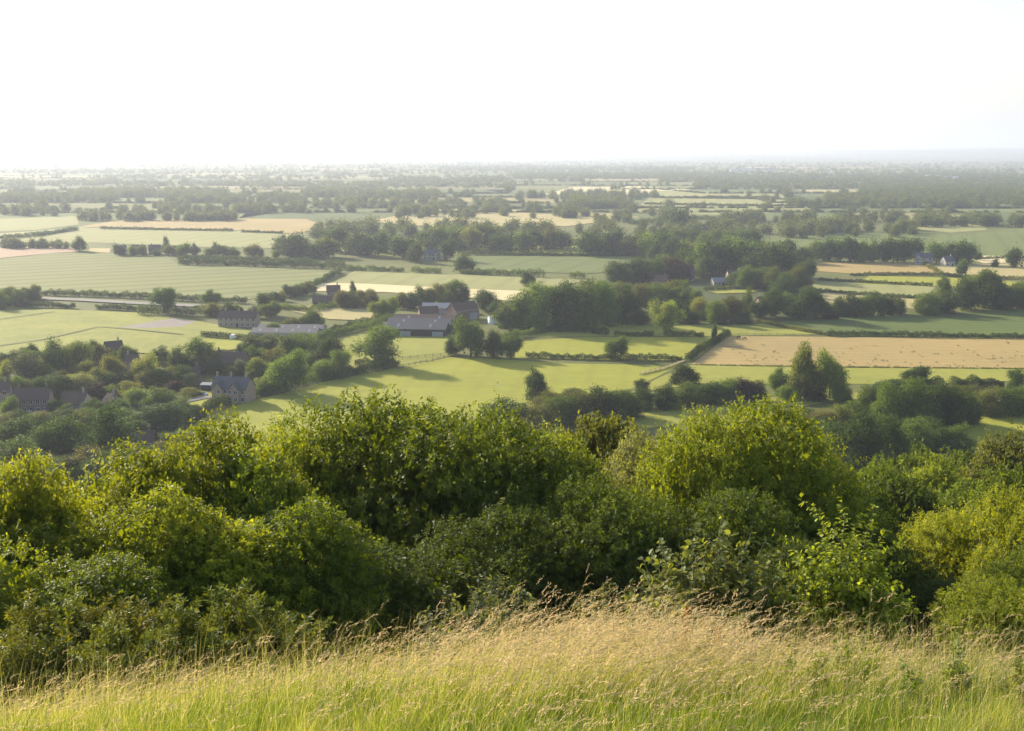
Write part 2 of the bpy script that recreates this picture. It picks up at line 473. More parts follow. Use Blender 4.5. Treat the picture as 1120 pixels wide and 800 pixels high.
GARDEN = field_mat('dark_garden_ground', (.070, .085, .025), (.045, .05, .02), .03, .3)  # dark green-brown ground colour, mottled
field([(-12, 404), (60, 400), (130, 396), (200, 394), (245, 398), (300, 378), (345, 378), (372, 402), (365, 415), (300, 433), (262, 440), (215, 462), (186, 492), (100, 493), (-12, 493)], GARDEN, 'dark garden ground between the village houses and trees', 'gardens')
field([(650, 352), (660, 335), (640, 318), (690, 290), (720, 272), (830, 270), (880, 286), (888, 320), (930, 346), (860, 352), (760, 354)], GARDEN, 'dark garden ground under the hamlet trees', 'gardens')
field([(185, 500), (215, 462), (268, 440), (300, 433), (365, 415), (420, 406), (432, 400), (470, 396), (490, 391), (560, 394), (620, 398), (742, 400), (718, 413), (680, 430), (640, 447), (600, 492)], G_BRIGHT, 'broad sunlit yellow-green pasture below the lone oaks')
field([(560, 392), (573, 373), (640, 369), (780, 369), (768, 380), (745, 394), (700, 395), (620, 393)], G_BRIGHT, 'sunlit green pasture behind the low hedge and lone small tree')
field([(325, 392), (345, 377), (420, 358), (440, 362), (505, 367), (495, 389), (470, 395), (430, 400), (380, 404)], G_PAST, 'green pasture around the large oak below the barns')
field([(575, 369), (600, 358), (700, 354), (760, 356), (850, 354), (905, 366), (780, 368), (690, 368)], G_PAST, 'narrow green pasture in front of the hamlet trees')
field([(785, 377), (800, 368), (1130, 371), (1130, 403), (940, 402), (756, 399)], TAN, 'wide tan hay field dotted with weeds')
field([(722, 413), (756, 400), (940, 403), (1130, 404), (1130, 416), (1000, 421), (900, 420), (790, 421), (740, 424), (690, 430)], G_PAST, 'strip of dry green pasture below the tan field')
field([(640, 482), (690, 452), (740, 442), (860, 434), (945, 429), (950, 436), (900, 441), (850, 451), (800, 457), (730, 466)], G_PAST, 'pale strip of pasture between the two scrubby hedges')
field([(1040, 472), (1060, 460), (1085, 454), (1130, 452), (1130, 492), (1060, 492)], G_BRIGHT, 'small sunlit paddock edged by dark woods')
field([(826, 351), (900, 352), (925, 347), (1010, 343), (1130, 339), (1130, 369), (905, 368), (870, 358)], G_BEET, 'dark green crop field in front of the round trees')
field([(861, 309), (905, 307), (1024, 314), (1010, 327), (960, 324), (930, 322), (880, 317)], G_PALE, 'pale green strip field between two dark hedges')
field([(885, 325), (905, 320), (940, 323), (1008, 328), (1000, 338), (960, 336), (920, 334)], TAN2, 'small tan field tucked behind the round trees')
field([(938, 311), (950, 302), (1060, 305), (1115, 309), (1100, 316), (1020, 313)], G_BRIGHT, 'thin bright green strip behind the pale strip field')
field([(880, 296), (890, 288), (1010, 287), (1028, 300), (950, 301)], TAN, 'ripe tan field below the white gabled house')
field([(1018, 290), (1130, 288), (1130, 306), (1060, 303), (1030, 300)], TAN2, 'dry tan field beside the single field tree')
field([(1062, 284), (1080, 279), (1130, 281), (1130, 288), (1075, 288)], STRAW, 'thin straw strip beyond the dry tan field')
field([(822, 264), (850, 258), (950, 254), (1000, 257), (1060, 256), (1130, 249), (1130, 281), (1070, 280), (1000, 276), (900, 274), (840, 272)], G_MID, 'large grey-green crop field beyond the tree line')
field([(1000, 251), (1030, 238), (1065, 237), (1080, 252), (1040, 255)], G_PALE, 'small pale green field among the distant trees')
field([(0, 284), (60, 277), (180, 279), (195, 290), (300, 293), (382, 296), (345, 313), (272, 328), (160, 325), (46, 321), (-12, 316), (-12, 284)], G_TRAM, 'large green wheat field crossed by tramlines')
field([(-12, 284), (-12, 271), (60, 270), (86, 272), (86, 276), (60, 277)], EARTH, 'reddish strip of bare soil beyond the tramline field')
field([(92, 276), (100, 272), (121, 272), (120, 277)], TAN2, 'tiny tan patch beside the row of houses')
field([(-12, 257), (85, 249), (110, 250), (255, 253), (318, 256), (304, 272), (200, 270), (110, 266), (-12, 266)], G_PALE, 'pale green field beyond the row of houses')
field([(84, 249), (125, 242), (220, 239), (335, 240), (362, 249), (320, 256), (255, 252), (110, 249)], TAN, 'distant tan field with a dark hedge along it')
field([(-12, 254), (-12, 240), (84, 237), (86, 246), (40, 252)], G_PALE, 'small pale field at the far edge of the plain')
field([(360, 311), (388, 297), (470, 299), (560, 303), (645, 307), (580, 319), (500, 316), (400, 311)], G_PALE, 'pale green barley field beyond the barns')
field([(335, 319), (352, 310), (400, 311), (500, 316), (576, 319), (572, 331), (500, 325), (420, 320)], STRAW, 'bright straw strip below the barley field')
field([(512, 282), (520, 279), (690, 281), (694, 296), (640, 300), (540, 297), (500, 293)], G_MID, 'green field behind the dotted hedgerow')
field([(498, 272), (530, 262), (640, 260), (650, 278), (560, 279)], G_PAST, 'distant pasture dotted with dark bushes')
field([(390, 277), (420, 268), (500, 268), (500, 279), (440, 282)], G_PAST, 'small pasture in front of the white cottage')
field([(-12, 341), (60, 339), (160, 343), (215, 352), (275, 362), (262, 381), (200, 389), (130, 386), (60, 390), (-12, 398)], PLOTS, 'rough yellow-green paddocks divided by faint tracks')
field([(130, 359), (190, 349), (215, 352), (200, 358), (165, 360)], LAVEND, 'greyish tilled plot at the edge of the paddocks')
field([(212, 378), (235, 366), (280, 371), (290, 378), (250, 384)], G_BRIGHT, 'sunlit lawn between the clipped hedge and village trees')
field([(200, 442), (218, 428), (240, 430), (245, 442), (222, 448)], G_BRIGHT, 'small lawn beside the gabled brick house')
field([(318, 341), (345, 335), (405, 340), (440, 346), (418, 352), (360, 350)], TAN2, 'dry paddock behind the barns')
field([(335, 336), (355, 330), (372, 333), (360, 338)], G_PAST, 'little green garden beyond the dry paddock')
field([(860, 286), (880, 283), (884, 289), (870, 292)], TAN2, 'scrap of tan ground between the hamlet trees')
field([(695, 331), (720, 326), (745, 328), (735, 334)], PLOTS, 'dry glade among the hamlet trees')
field([(770, 318), (800, 313), (845, 316), (820, 321), (785, 322)], G_PAST, 'garden lawn below the blue-roofed hall')
field([(596, 213), (625, 205), (700, 204), (755, 208), (740, 213), (660, 214)], STRAW, 'far pale wheat field catching the light')
field([(690, 233), (720, 209), (860, 212), (890, 231), (800, 236)], G_PALE, 'far pale field striped by thin hedges')
field([(400, 243), (470, 229), (640, 231), (700, 238), (620, 248), (480, 249)], TAN2, 'far tan field beyond the dark tree belt')

def ribbon(pts, w, mat, name, label, z=.62):
    q = [np.array(plain(*p)) for p in pts]; b = MB()
    P = []
    for i, p in enumerate(q):
        d = unit(q[min(i + 1, len(q) - 1)] - q[max(i - 1, 0)]); s = np.array([-d[1], d[0]]) * w / 2
        P += [(*(p + s), z), (*(p - s), z)]
    b.add(P, [(2 * i + 1, 2 * i + 3, 2 * i + 2, 2 * i) for i in range(len(q) - 1)])
    tag(b.obj(name, mat), label, name, kind='structure')
ribbon([(36, 327), (90, 329), (150, 332.5), (215, 335.5)], 9, TRACK, 'track', 'pale chalk track between two hedges beyond the paddocks')
ribbon([(-12, 381), (45, 373), (85, 364), (108, 358.5), (140, 361), (200, 367)], 1.5, PATHM, 'footpath', 'worn dusty footpath across the rough paddocks', .66)
ribbon([(-12, 352), (30, 346), (60, 342)], 1.4, PATHM, 'footpath', 'faint worn path through the far corner of paddocks', .66)
ribbon([(-12, 432), (40, 424), (90, 425), (130, 440), (170, 448), (225, 436), (262, 440)], 5, ROADM, 'road', 'grey village lane running below the houses', .64)
ribbon([(700, 410), (725, 404), (748, 396)], 1.6, TAN2, 'track', 'dusty track climbing to the corner of the tan field', .66)

# distant patchwork of parcels, one sheet
def far_parcels():
    cols = [(.21, .20, .07), (.14, .165, .055), (.36, .29, .13), (.10, .125, .045), (.17, .19, .065), (.48, .40, .20), (.12, .14, .05), (.20, .22, .08)]
    m, nt, out = new_mat('distant_crops')
    at = N(nt, 'ShaderNodeAttribute', attribute_name='parcel_colour'); g = nt.nodes.new('ShaderNodeNewGeometry')
    c = mixc(nt, math_n(nt, 'MULTIPLY', noise(nt, .004, 4, g.outputs['Position']), .6), at.outputs['Color'], (.13, .15, .06))
    p = N(nt, 'ShaderNodeBsdfPrincipled', Roughness=1.0); p.inputs['Specular IOR Level'].default_value = .05
    nt.links.new(c, p.inputs['Base Color']); nt.links.new(p.outputs[0], out.inputs[0])
    V, Fq, Cc, edges = [], [], [], []
    y = 1480.0
    while y < 9200:
        dy = y * rng.uniform(.07, .14)
        x = -y * .62 - rng.uniform(0, 300)
        while x < y * .62:
            w = rng.uniform(.10, .36) * y ** .5 * 34
            sk = rng.uniform(-.25, .25) * dy
            cc = cols[rng.choice(8, p=[.2, .2, .10, .14, .14, .05, .09, .08])]
            q = [(x, y), (x + w - 8, y + rng.uniform(-.1, .1) * dy), (x + w - 8 + sk, y + dy * .96), (x + sk, y + dy * .93)]
            b = len(V); V += [(a, c_, .3) for a, c_ in q]; Fq.append((b, b + 1, b + 2, b + 3)); Cc.append(cc)
            edges.append((q[0], q[1])); edges.append((q[1], q[2]))
            x += w
        y += dy
    me = mesh_np('field', np.array(V), np.array(Fq), [m])
    a = me.attributes.new('parcel_colour', 'FLOAT_COLOR', 'FACE')
    a.data.foreach_set('color', np.array([(*c, 1) for c in Cc], np.float32).ravel())
    tag(link('field', me), 'hazy patchwork of far crop fields reaching to the hills', 'field', kind='structure')
    return edges
FAR_EDGES = far_parcels()

# ------------------------------------------------------------------ far woods and hedgerows: one mass
def far_woods():
    r = np.random.default_rng(3)
    pts = []                                                        # x, y, height, width
    for a, b in FAR_EDGES:
        a = np.array(a); b = np.array(b); L = np.linalg.norm(b - a)
        if r.random() < .18: continue
        mid = (a + b) / 2
        ppx = 560 + 1200 * mid[0] / mid[1]; ppy = Y_HOR + 1.02 * F_PX * CAM_Z / mid[1]
        if ppy > 236: continue
        n = int(L / (5 if mid[1] < 4000 else 9))
        for t in r.random(n):
            tall = r.random() < .10
            h = r.uniform(9, 17) if tall else r.uniform(2.5, 5)
            p = a + (b - a) * t
            pts.append((p[0], p[1] + r.normal() * 2, h, h * r.uniform(.8, 1.3) if tall else r.uniform(7, 16)))
    def wood(px0, px1, py0, py1, n, h0=9, h1=17):
        for _ in range(n):
            y_ = r.random(); px = r.uniform(px0, px1); py = py0 + (py1 - py0) * y_
            x, y = plain(px, py)
            h = r.uniform(h0, h1) * (.85 if y > 2500 else 1); pts.append((x, y, h, h * (r.uniform(1.2, 2.4) if y > 2500 else r.uniform(.8, 1.5))))
    # woods and tree belts read from the photograph: px range, py range
    for w in [(85, 250, 211, 217, 190), (330, 420, 207, 216, 90), (560, 760, 190, 196, 420), (720, 1130, 191, 200, 900), (760, 1130, 200, 207, 500), (940, 1130, 207, 216, 300),
              (900, 1130, 216, 222, 130), (430, 560, 196, 200, 160), (0, 130, 216, 222, 90), (180, 330, 218, 223, 100), (410, 480, 213, 219, 70), (620, 690, 222, 229, 60), (0, 300, 199, 204, 230), (250, 560, 201, 206, 200),
              (480, 760, 183, 187, 380), (0, 1130, 186, 191, 700), (100, 700, 193, 197, 300), (860, 1130, 222, 228, 110), (560, 720, 214, 219, 70), (330, 560, 222, 228, 70), (20, 70, 229, 234, 14), (120, 330, 229, 235, 40), (430, 640, 232, 240, 50),
              (735, 1000, 251, 261, 75), (790, 1000, 240, 245, 42), (1002, 1130, 241, 249, 48), (320, 560, 251, 262, 55), (560, 640, 252, 260, 12), (640, 740, 236, 262, 30), (0, 90, 232, 237, 18)]:
        wood(*w)
    wood(-10, 1130, 172.5, 178, 900, 9, 15); wood(-10, 1130, 178, 184, 800, 9, 15); wood(88, 262, 240, 242.5, 44, 8, 14); wood(0, 82, 271, 272.5, 16, 6, 11)
    PA = np.array(pts); VV, FF, TT, base = [], [], [], 0
    for sel, args in ((PA[:, 1] < 2500, ('dome', 110, 5, .10, 77)), (PA[:, 1] >= 2500, ('dome', 34, 3, .2, 78))):
        P = PA[sel]; v, f, t = crown_arrays(*args); n = len(P); k = len(v)
        ang = r.uniform(0, 6.28, n); ca, sa = np.cos(ang)[:, None], np.sin(ang)[:, None]
        X = (v[None, :, 0] * ca - v[None, :, 1] * sa) * P[:, 3:4] + P[:, 0:1]
        Y = (v[None, :, 0] * sa + v[None, :, 1] * ca) * P[:, 3:4] + P[:, 1:2]
        Z = v[None, :, 2] * P[:, 2:3] + hz(P[:, 0], P[:, 1])[:, None]
        VV.append(np.stack([X, Y, Z], -1).reshape(-1, 3)); FF.append((f[None] + (np.arange(n) * k)[:, None, None]).reshape(-1, 4) + base); base += n * k
        TT.append(np.clip(np.tile(t, n) + np.repeat(r.normal(0, .12, n), len(f)), 0, 1))
    o = link('far_woods', mesh_np('far_woods', np.concatenate(VV), np.concatenate(FF), [LEAF], np.concatenate(TT))); o.color = (.10, .125, .045, 1)
    tag(o, 'hazy far woods and hedgerow trees spread over the plain', 'woods', kind='stuff')
far_woods()

# ------------------------------------------------------------------ hedges
def hedge(pts, h, w, tint, label, gaps=0.0, bumpy=.35, group='hedges between the fields', wild=False):
    q = [np.array(gp(*p)) for p in pts]
    seg = [np.linalg.norm(q[i + 1] - q[i]) for i in range(len(q) - 1)]; L = sum(seg)
    dep = np.mean([p[1] for p in q]); card = max(.22, min(1.1, dep / F_PX * 1.0))
    n = int(min(14000, L * (2 * h + w) * 3.2 / card ** 2))
    r = np.random.default_rng(len(label) * 7 + int(L))
    s = r.random(n) * L
    cum = np.concatenate([[0], np.cumsum(seg)])
    i = np.clip(np.searchsorted(cum, s) - 1, 0, len(seg) - 1)
    t = (s - cum[i]) / np.array(seg)[i]
    Q = np.array(q); base = Q[i] + (Q[i + 1] - Q[i]) * t[:, None]
    d = unit(Q[i + 1] - Q[i]); sd = np.stack([-d[:, 1], d[:, 0], np.zeros(n)], 1)
    ph = r.uniform(0, 6.28, 6)
    lump = sum(np.sin(s * k / h + p) for k, p in zip((.9, 1.7, 2.9, .33, .13, 4.1), ph)) / 6
    hh = h * (1 + bumpy * 1.8 * lump)
    a = r.uniform(0, math.pi, n)
    rad = np.sqrt(r.uniform(.12, 1.1, n))
    up = np.sin(a) ** .6
    pos = base + sd * (np.cos(a) * w / 2 * rad * (1 + .5 * lump))[:, None] + np.array([0, 0, 1]) * (up * hh * rad)[:, None]
    o_ = sd * np.cos(a)[:, None] + np.array([0, 0, 1]) * np.sin(a)[:, None]
    keep = np.ones(n, bool)
    if gaps: keep = np.sin(s / h * .7 + ph[0]) + np.sin(s / h * .31 + ph[1]) > -2 + 2.0 * gaps * 1.6
    pos, o_ = pos[keep], o_[keep]; n = len(pos)
    dd = unit(o_ * .4 + r.normal(size=(n, 3)) * .8); nr = unit(o_ + r.normal(size=(n, 3)) * .6)
    v, f = leaves(pos, dd, nr, card * r.uniform(.8, 1.4, n), card * r.uniform(.5, .9, n))
    tone = np.clip(.5 + .22 * np.sin(s[keep] * .5 / h + ph[2]) + r.normal(0, .15, n), 0, 1)
    c0 = Q.mean(0)
    ob = link('hedge', mesh_np('hedge', v - c0, f, [LEAF], tone)); ob.location = c0
    ob.color = (*TINT[tint][0], 1)
    tag(ob, label, 'hedge', group)
    return ob

HEDGES = [
    ([(575, 391), (610, 392.5), (650, 394), (700, 394), (746, 395)], 2.4, 2.6, 'dark', 'low dark bumpy hedge behind the small lone tree'),
    ([(752, 396), (766, 385), (781, 376), (797, 367)], 3.2, 2.6, 'dark', 'dark hedge slanting up beside the tan field'),
    ([(672, 368), (700, 368), (715, 368)], 2.2, 2.4, 'dark', 'short trimmed hedge left of the big field tree'),
    ([(728, 367), (750, 368), (770, 369)], 2.6, 2.4, 'dark', 'short thick hedge right of the big field tree'),
    ([(548, 372), (560, 371), (580, 367), (600, 363)], 3.0, 3, 'mid', 'rough hedge climbing from the tree group to the lime row'),
    ([(556, 365), (580, 365), (600, 363), (640, 364), (665, 367)], 3.0, 3, 'dark', 'dark hedge under the row of big limes'),
    ([(905, 368), (940, 367.5), (980, 368.5), (1030, 369.5), (1125, 370.5)], 2.4, 2.4, 'dark', 'long dark hedge along the top of the tan hay field'),
    ([(826, 352), (850, 357), (880, 363), (905, 367)], 1.6, 3, 'olive', 'rough grassy hedge bordering the dark green crop'),
    ([(760, 399.5), (830, 401), (925, 402), (1010, 403), (1125, 404)], .45, .7, 'olive', 'thin scrubby line below the tan hay field', .3),
    ([(895, 307.5), (930, 309), (970, 311), (1020, 313.5)], 2.2, 2.4, 'dark', 'dark trimmed hedge above the pale strip field'),
    ([(880, 318), (905, 320), (945, 323.5), (1008, 327.5)], 2.2, 2.4, 'dark', 'dark hedge below the pale strip field'),
    ([(930, 302), (980, 301), (1028, 302), (1062, 305)], 2.2, 2.4, 'dark', 'hedge between the ripe tan field and bright strip'),
    ([(1028, 302), (1080, 305), (1125, 306)], 2.0, 2.4, 'olive', 'olive hedge below the dry tan field'),
    ([(1010, 287), (1016, 293), (1030, 300)], 2.0, 3, 'olive', 'short slanting hedge between the two tan fields'),
    ([(1062, 284), (1090, 283), (1125, 283)], 2.0, 2.4, 'dark', 'thin hedge under the large grey-green field'),
    ([(372, 299), (345, 313), (310, 325), (285, 331)], 4.0, 3.5, 'dark', 'tall dark hedge slanting down from the tramline field'),
    ([(196, 290), (250, 291), (310, 293), (378, 295)], 5.5, 5, 'dark', 'thick shrubby hedge behind the tramline field'),
    ([(194, 284.5), (240, 286), (300, 288), (340, 289)], 4, 5, 'dark', 'upper shrubby hedge near the tramline field'),
    ([(378, 296), (420, 297.5), (480, 299.5), (540, 301.5), (600, 304), (640, 305)], 4.5, 4.5, 'mid', 'dotted hedgerow above the barley field', .35),
    ([(46, 323), (110, 325), (170, 327.5), (225, 331), (270, 332)], 3.6, 3.5, 'dark', 'dark hedge between the tramline field and chalk track'),
    ([(18, 335.5), (60, 337), (110, 338.5), (170, 342)], 3.2, 3.2, 'dark', 'dotted hedge along the top of the paddocks', .35),
    ([(150, 345), (180, 344), (215, 346), (262, 341)], 4.5, 4, 'dark', 'thick dark hedge at the corner of the paddocks'),
    ([(220, 369), (253, 371.5)], 3.0, 2.0, 'dark', 'neatly clipped dark hedge by the long grey roofs', 0, .04),
    ([(258, 372), (290, 374.5)], 3.0, 2.0, 'dark', 'neatly clipped dark hedge below the long grey roofs', 0, .04),
    ([(253, 439), (280, 434), (302, 428)], 2.8, 3, 'dark', 'dark hedge along the pasture by the gabled brick house'),
    ([(203, 464), (225, 455), (248, 444)], 4.2, 4, 'dark', 'dark bushy hedge casting shade on the pasture corner'),
    ([(300, 431), (350, 418), (400, 408), (432, 402)], 3.4, 3.4, 'dark', 'dark hedge climbing along the pasture to the oak'),
    ([(388, 400), (410, 399), (437, 401)], 2.6, 2.4, 'dark', 'short dark hedge at the foot of the large oak'),
    ([(340, 375), (370, 367), (405, 359), (432, 352)], 3.6, 3.5, 'mid', 'green hedge rising from the long roofs to the barns'),
    ([(360, 365), (385, 358), (425, 350)], 3.2, 3.0, 'dark', 'dark hedge parallel to the green one below the barns'),
    ([(290, 336), (330, 341), (350, 340), (372, 335)], 3.2, 3.0, 'mid', 'curved hedge around the little green garden'),
    ([(110, 251), (170, 252), (255, 253.5)], 2.8, 3, 'dark', 'thin dark hedge along the distant tan field'),
    ([(264, 254.5), (310, 256)], 2.8, 3, 'dark', 'short continuation of the thin hedge by distant tan field'),
    ([(505, 279.5), (560, 280), (620, 280.5), (690, 281)], 3.2, 3.2, 'dark', 'dark straight hedge at the back of the green field'),
    ([(1040, 424), (1070, 423), (1098, 425)], 4.4, 5, 'dark', 'dark bushy hedge beside the dark domed tree'),
    ([(955, 431), (985, 427), (1030, 424)], 4.5, 5, 'dark', 'dark hedge below the pasture strip near twin poplars'),
    ([(770, 318.5), (800, 317), (845, 317)], 3, 3, 'dark', 'dark garden hedge in front of the blue-roofed hall'),
    ([(0, 262), (40, 259), (84, 252)], 4, 5, 'dark', 'dark hazy hedge climbing to the distant tan field'),
    ([(720, 217), (800, 218), (872, 219)], 4, 6, 'dark', 'upper thin hedge across the far striped field'),
    ([(705, 224), (800, 226), (882, 226)], 4, 6, 'dark', 'lower thin hedge across the far striped field'),
    ([(690, 246), (760, 240), (830, 244)], 5, 6, 'dark', 'hazy hedge below the far striped field'),
    ([(660, 357), (700, 354), (760, 353)], 5, 5, 'dark', 'dark shrubby hedge at the edge of the hamlet trees'),
]
for hd in HEDGES: hedge(*hd)
# ------------------------------------------------------------------ trees of the plain
T1 = set_tree
PAST = 'trees standing in the pastures'
T1(411, 399, 41, 44, 'spread', 'mid', 'large spreading oak standing alone in the pasture below the barns', PAST, name='oak_tree')
T1(515, 390, 40, 33, 'round', 'mid', 'largest rounded tree of the group at the pasture edge', PAST)
T1(495, 388, 18, 15, 'round', 'dark', 'small dark tree at the left end of the pasture group', PAST)
T1(540, 391, 28, 20, 'round', 'dark', 'dark tree between the largest and rightmost of the pasture group', PAST)
T1(560, 391, 26, 21, 'round', 'dark', 'rightmost dark tree of the group at the pasture edge', PAST)
T1(673, 392, 23, 25, 'round', 'mid', 'small lone round tree rising from the low dark hedge', PAST)
T1(727, 367, 36, 34, 'spread', 'light', 'large pale-sided tree standing alone before the hamlet trees', PAST, name='oak_tree')
T1(587, 440, 35, 24, 'tall', 'dark', 'upright dark columnar tree at the edge of the broad pasture', PAST)
T1(749, 420, 20, 29, 'dome', 'dark', 'round dark bush-like tree below the slanting hedge', PAST)
T1(781, 377, 22, 6, 'tall', 'dark', 'thin ivy-covered trunk standing in the slanting hedge', PAST)
T1(880, 437, 57, 29, 'round', 'light', 'taller of the twin poplars above the pasture strip', PAST, name='poplar_tree')
T1(907, 436, 50, 31, 'round', 'light', 'fuller right one of the twin poplars above the pasture strip', PAST, name='poplar_tree')
T1(851, 433, 28, 18, 'round', 'mid', 'small rounded tree left of the twin poplars', PAST)
T1(920, 440, 20, 20, 'dome', 'mid', 'low green bush-like tree at the foot of the twin poplars', PAST)
T1(1001, 422, 20, 28, 'round', 'dark', 'dark domed tree standing before the tan hay field', PAST)
T1(1110, 427, 22, 20, 'dome', 'dark', 'dark conical bushy tree below the tan field near picture edge', PAST)
T1(533, 340, 21, 30, 'round', 'dark', 'dark rounded tree beside the red barn gable', PAST)
T1(578, 314, 15, 15, 'round', 'dark', 'small dark tree alone at the edge of the barley field', PAST)
T1(742, 253, 22, 26, 'round', 'dark', 'big hazy rounded tree alone in the far field', PAST)
T1(1052, 302, 17, 12, 'round', 'dark', 'lone slim tree between the two dry tan fields', PAST)
T1(180, 343, 27, 23, 'spread', 'mid', 'tall loose tree at the far corner of the paddocks', PAST)
T1(231, 336, 17, 17, 'round', 'mid', 'round tree at the foot of the tramline field', PAST)
T1(1032, 325, 22, 15, 'tall', 'mid', 'upright grey-green tree beside the pale strip field', PAST)
T1(1014, 344, 23, 30, 'bush', 'mid', 'sloping green thicket before the dark green crop field', PAST)
T1(1037, 343, 23, 25, 'dome', 'dark', 'neat dark ball-shaped tree at the edge of the crop field', PAST)
T1(880, 349, 33, 38, 'round', 'dark', 'large dark tree at the hamlet corner of the crop field', PAST)
T1(899, 348, 22, 18, 'round', 'mid', 'smaller green tree beside the large dark hamlet tree', PAST)
T1(908, 349, 9, 17, 'bush', 'purple', 'reddish bush at the corner of the dark green crop field', PAST)
T1(770, 272, 13, 12, 'round', 'gold', 'golden yellow tree glowing among the dark hamlet trees', 'trees of the hamlet')
T1(765, 349, 22, 24, 'dome', 'yellow', 'yellow-green domed willow-like tree among dark hamlet trees', 'trees of the hamlet')
T1(749, 338, 16, 15, 'dome', 'pale', 'small pale yellowish tree above the yellow-green domed one', 'trees of the hamlet')

cluster('in the big lime row', 'tall trees of the lime row', [
    (552, 359, 26, 22, 'dome', 'mid'), (570, 359, 38, 34, 'dome', 'mid'), (592, 360, 48, 38, 'dome', 'mid'), (615, 360, 49, 34, 'dome', 'dark'), (638, 358, 48, 34, 'dome', 'mid'),
    (660, 356, 44, 34, 'round', 'mid'), (680, 354, 37, 32, 'round', 'dark')])
cluster('of the row before the crop field', 'round trees by the dark green crop', [
    (918, 346, 20, 18, 'dome', 'dark'), (932, 346, 23, 22, 'dome', 'dark'), (947, 346, 22, 20, 'dome', 'mid'), (960, 346, 24, 18, 'round', 'dark'), (971, 345, 20, 15, 'dome', 'dark'), (982, 344, 19, 16, 'dome', 'mid')])
cluster('of the dark clump right of the crop', 'clump of trees by the right fields', [
    (1056, 339, 32, 28, 'round', 'dark'), (1070, 336, 38, 34, 'round', 'mid'), (1086, 338, 38, 32, 'round', 'dark'), (1097, 339, 24, 24, 'dome', 'dark'), (1113, 337, 26, 30, 'round', 'mid'), (1126, 338, 26, 24, 'dome', 'mid')])
cluster('of the belt above the ripe tan field', 'dark tree belt above the tan field', [
    (894, 285, 20, 20, 'round', 'mid'), (906, 286, 23, 18, 'round', 'dark'), (919, 286, 22, 20, 'round', 'mid'), (930, 287, 26, 18, 'round', 'dark'), (942, 287, 23, 18, 'dome', 'mid'), (954, 287, 24, 15, 'tall', 'mid'),
    (966, 287, 22, 18, 'round', 'dark'), (977, 287, 25, 20, 'round', 'dark'), (990, 287, 24, 18, 'round', 'dark'), (1000, 284, 22, 16, 'round', 'dark'), (1024, 288, 22, 20, 'round', 'mid'), (1042, 289, 22, 22, 'dome', 'dark'), (1056, 289, 24, 20, 'round', 'dark')])
cluster('of three by the thin straw strip', 'trees by the straw strip', [(1069, 285, 8, 8, 'round', 'dark'), (1088, 292, 8, 8, 'dome', 'dark'), (1108, 293, 20, 17, 'round', 'dark')])
# hamlet
H = 'trees of the hamlet'
cluster('along the hamlet pasture', H, [(700, 355, 16, 20, 'dome', 'dark'), (742, 353, 24, 22, 'round', 'dark'), (758, 354, 12, 16, 'bush', 'dark'), (782, 354, 24, 20, 'dome', 'mid'), (789, 355, 12, 20, 'bush', 'dark'),
    (801, 352, 26, 24, 'dome', 'olive'), (812, 354, 12, 22, 'bush', 'dark'), (818, 346, 30, 14, 'tall', 'mid'), (832, 350, 22, 20, 'round', 'dark'), (846, 347, 28, 24, 'round', 'dark'), (862, 345, 22, 20, 'round', 'mid')])
row('of the trees behind the lime row', H, (655, 330), (770, 338), 10, (18, 26), tints=('dark', 'mid', 'mid', 'olive'), kinds=('round', 'dome', 'round'), jy=3)
row('of the trees left of the blue-roofed hall', H, (668, 312), (780, 300), 11, (16, 24), tints=('dark', 'mid', 'purple', 'dark'), kinds=('round', 'dome'), jy=4)
row('of the trees right of the blue-roofed hall', H, (800, 316), (880, 322), 9, (16, 27), tints=('dark', 'mid', 'olive'), jy=5)
row('of the tallest hamlet trees', H, (745, 298), (885, 308), 11, (24, 36), tints=('dark', 'mid', 'dark'), kinds=('round', 'round', 'dome'), jy=4)
row('of the upper hamlet edge', H, (700, 284), (888, 286), 14, (16, 27), tints=('dark', 'mid', 'dark'), jy=4)
row('of the highest hamlet trees', H, (720, 268), (826, 272), 9, (12, 20), tints=('dark', 'mid'), jy=3)
B = 'tree belts on the plain'
row('of the belt by the dotted pasture', B, (637, 279), (732, 279), 9, (18, 28), jy=1)
row('of the dark belt behind the white cottage', B, (455, 272), (620, 275), 12, (14, 24), asp=(.9, 1.4), jy=3)
row('of the dark belt left of the white cottage', B, (305, 279), (455, 280), 13, (15, 26), asp=(.9, 1.4), jy=4)
row('of the row among the distant houses', B, (122, 279), (310, 282), 13, (7, 14), asp=(.9, 1.5), jy=1)
T1(182, 276, 16, 9, 'conifer', 'dark', 'tallest conifer above the distant row of houses', B)
T1(213, 279, 12, 8, 'conifer', 'dark', 'small pointed conifer right of the distant houses', B)
T1(236, 280, 14, 9, 'conifer', 'dark', 'pointed conifer farthest right along the distant house row', B)
T1(87, 275, 15, 13, 'round', 'dark', 'round dark tree at the end of the bare soil strip', B)
row('of the clump at the end of the chalk track', B, (-4, 336), (46, 328), 7, (12, 19), jy=3)
row('of the trees around the white terrace', B, (225, 345), (300, 350), 5, (12, 18), jy=2)
row('of the garden trees behind the barns', B, (295, 330), (345, 322), 6, (9, 14), jy=2)
T1(386, 332, 22, 13, 'conifer', 'dark', 'pointed dark conifer behind the dry paddock', B)
row('of the trees behind the dry paddock', B, (372, 336), (412, 335), 5, (15, 20), jy=2)
T1(416, 348, 20, 20, 'round', 'light', 'light green round tree at the dry paddock corner', B)
T1(428, 346, 20, 16, 'round', 'light', 'second light green tree beside the dry paddock', B)
row('of the dark trees behind the barns', B, (438, 338), (512, 331), 8, (14, 24), jy=2)
T1(541, 345, 14, 14, 'dome', 'dark', 'small round tree above the white tank by the limes', B)
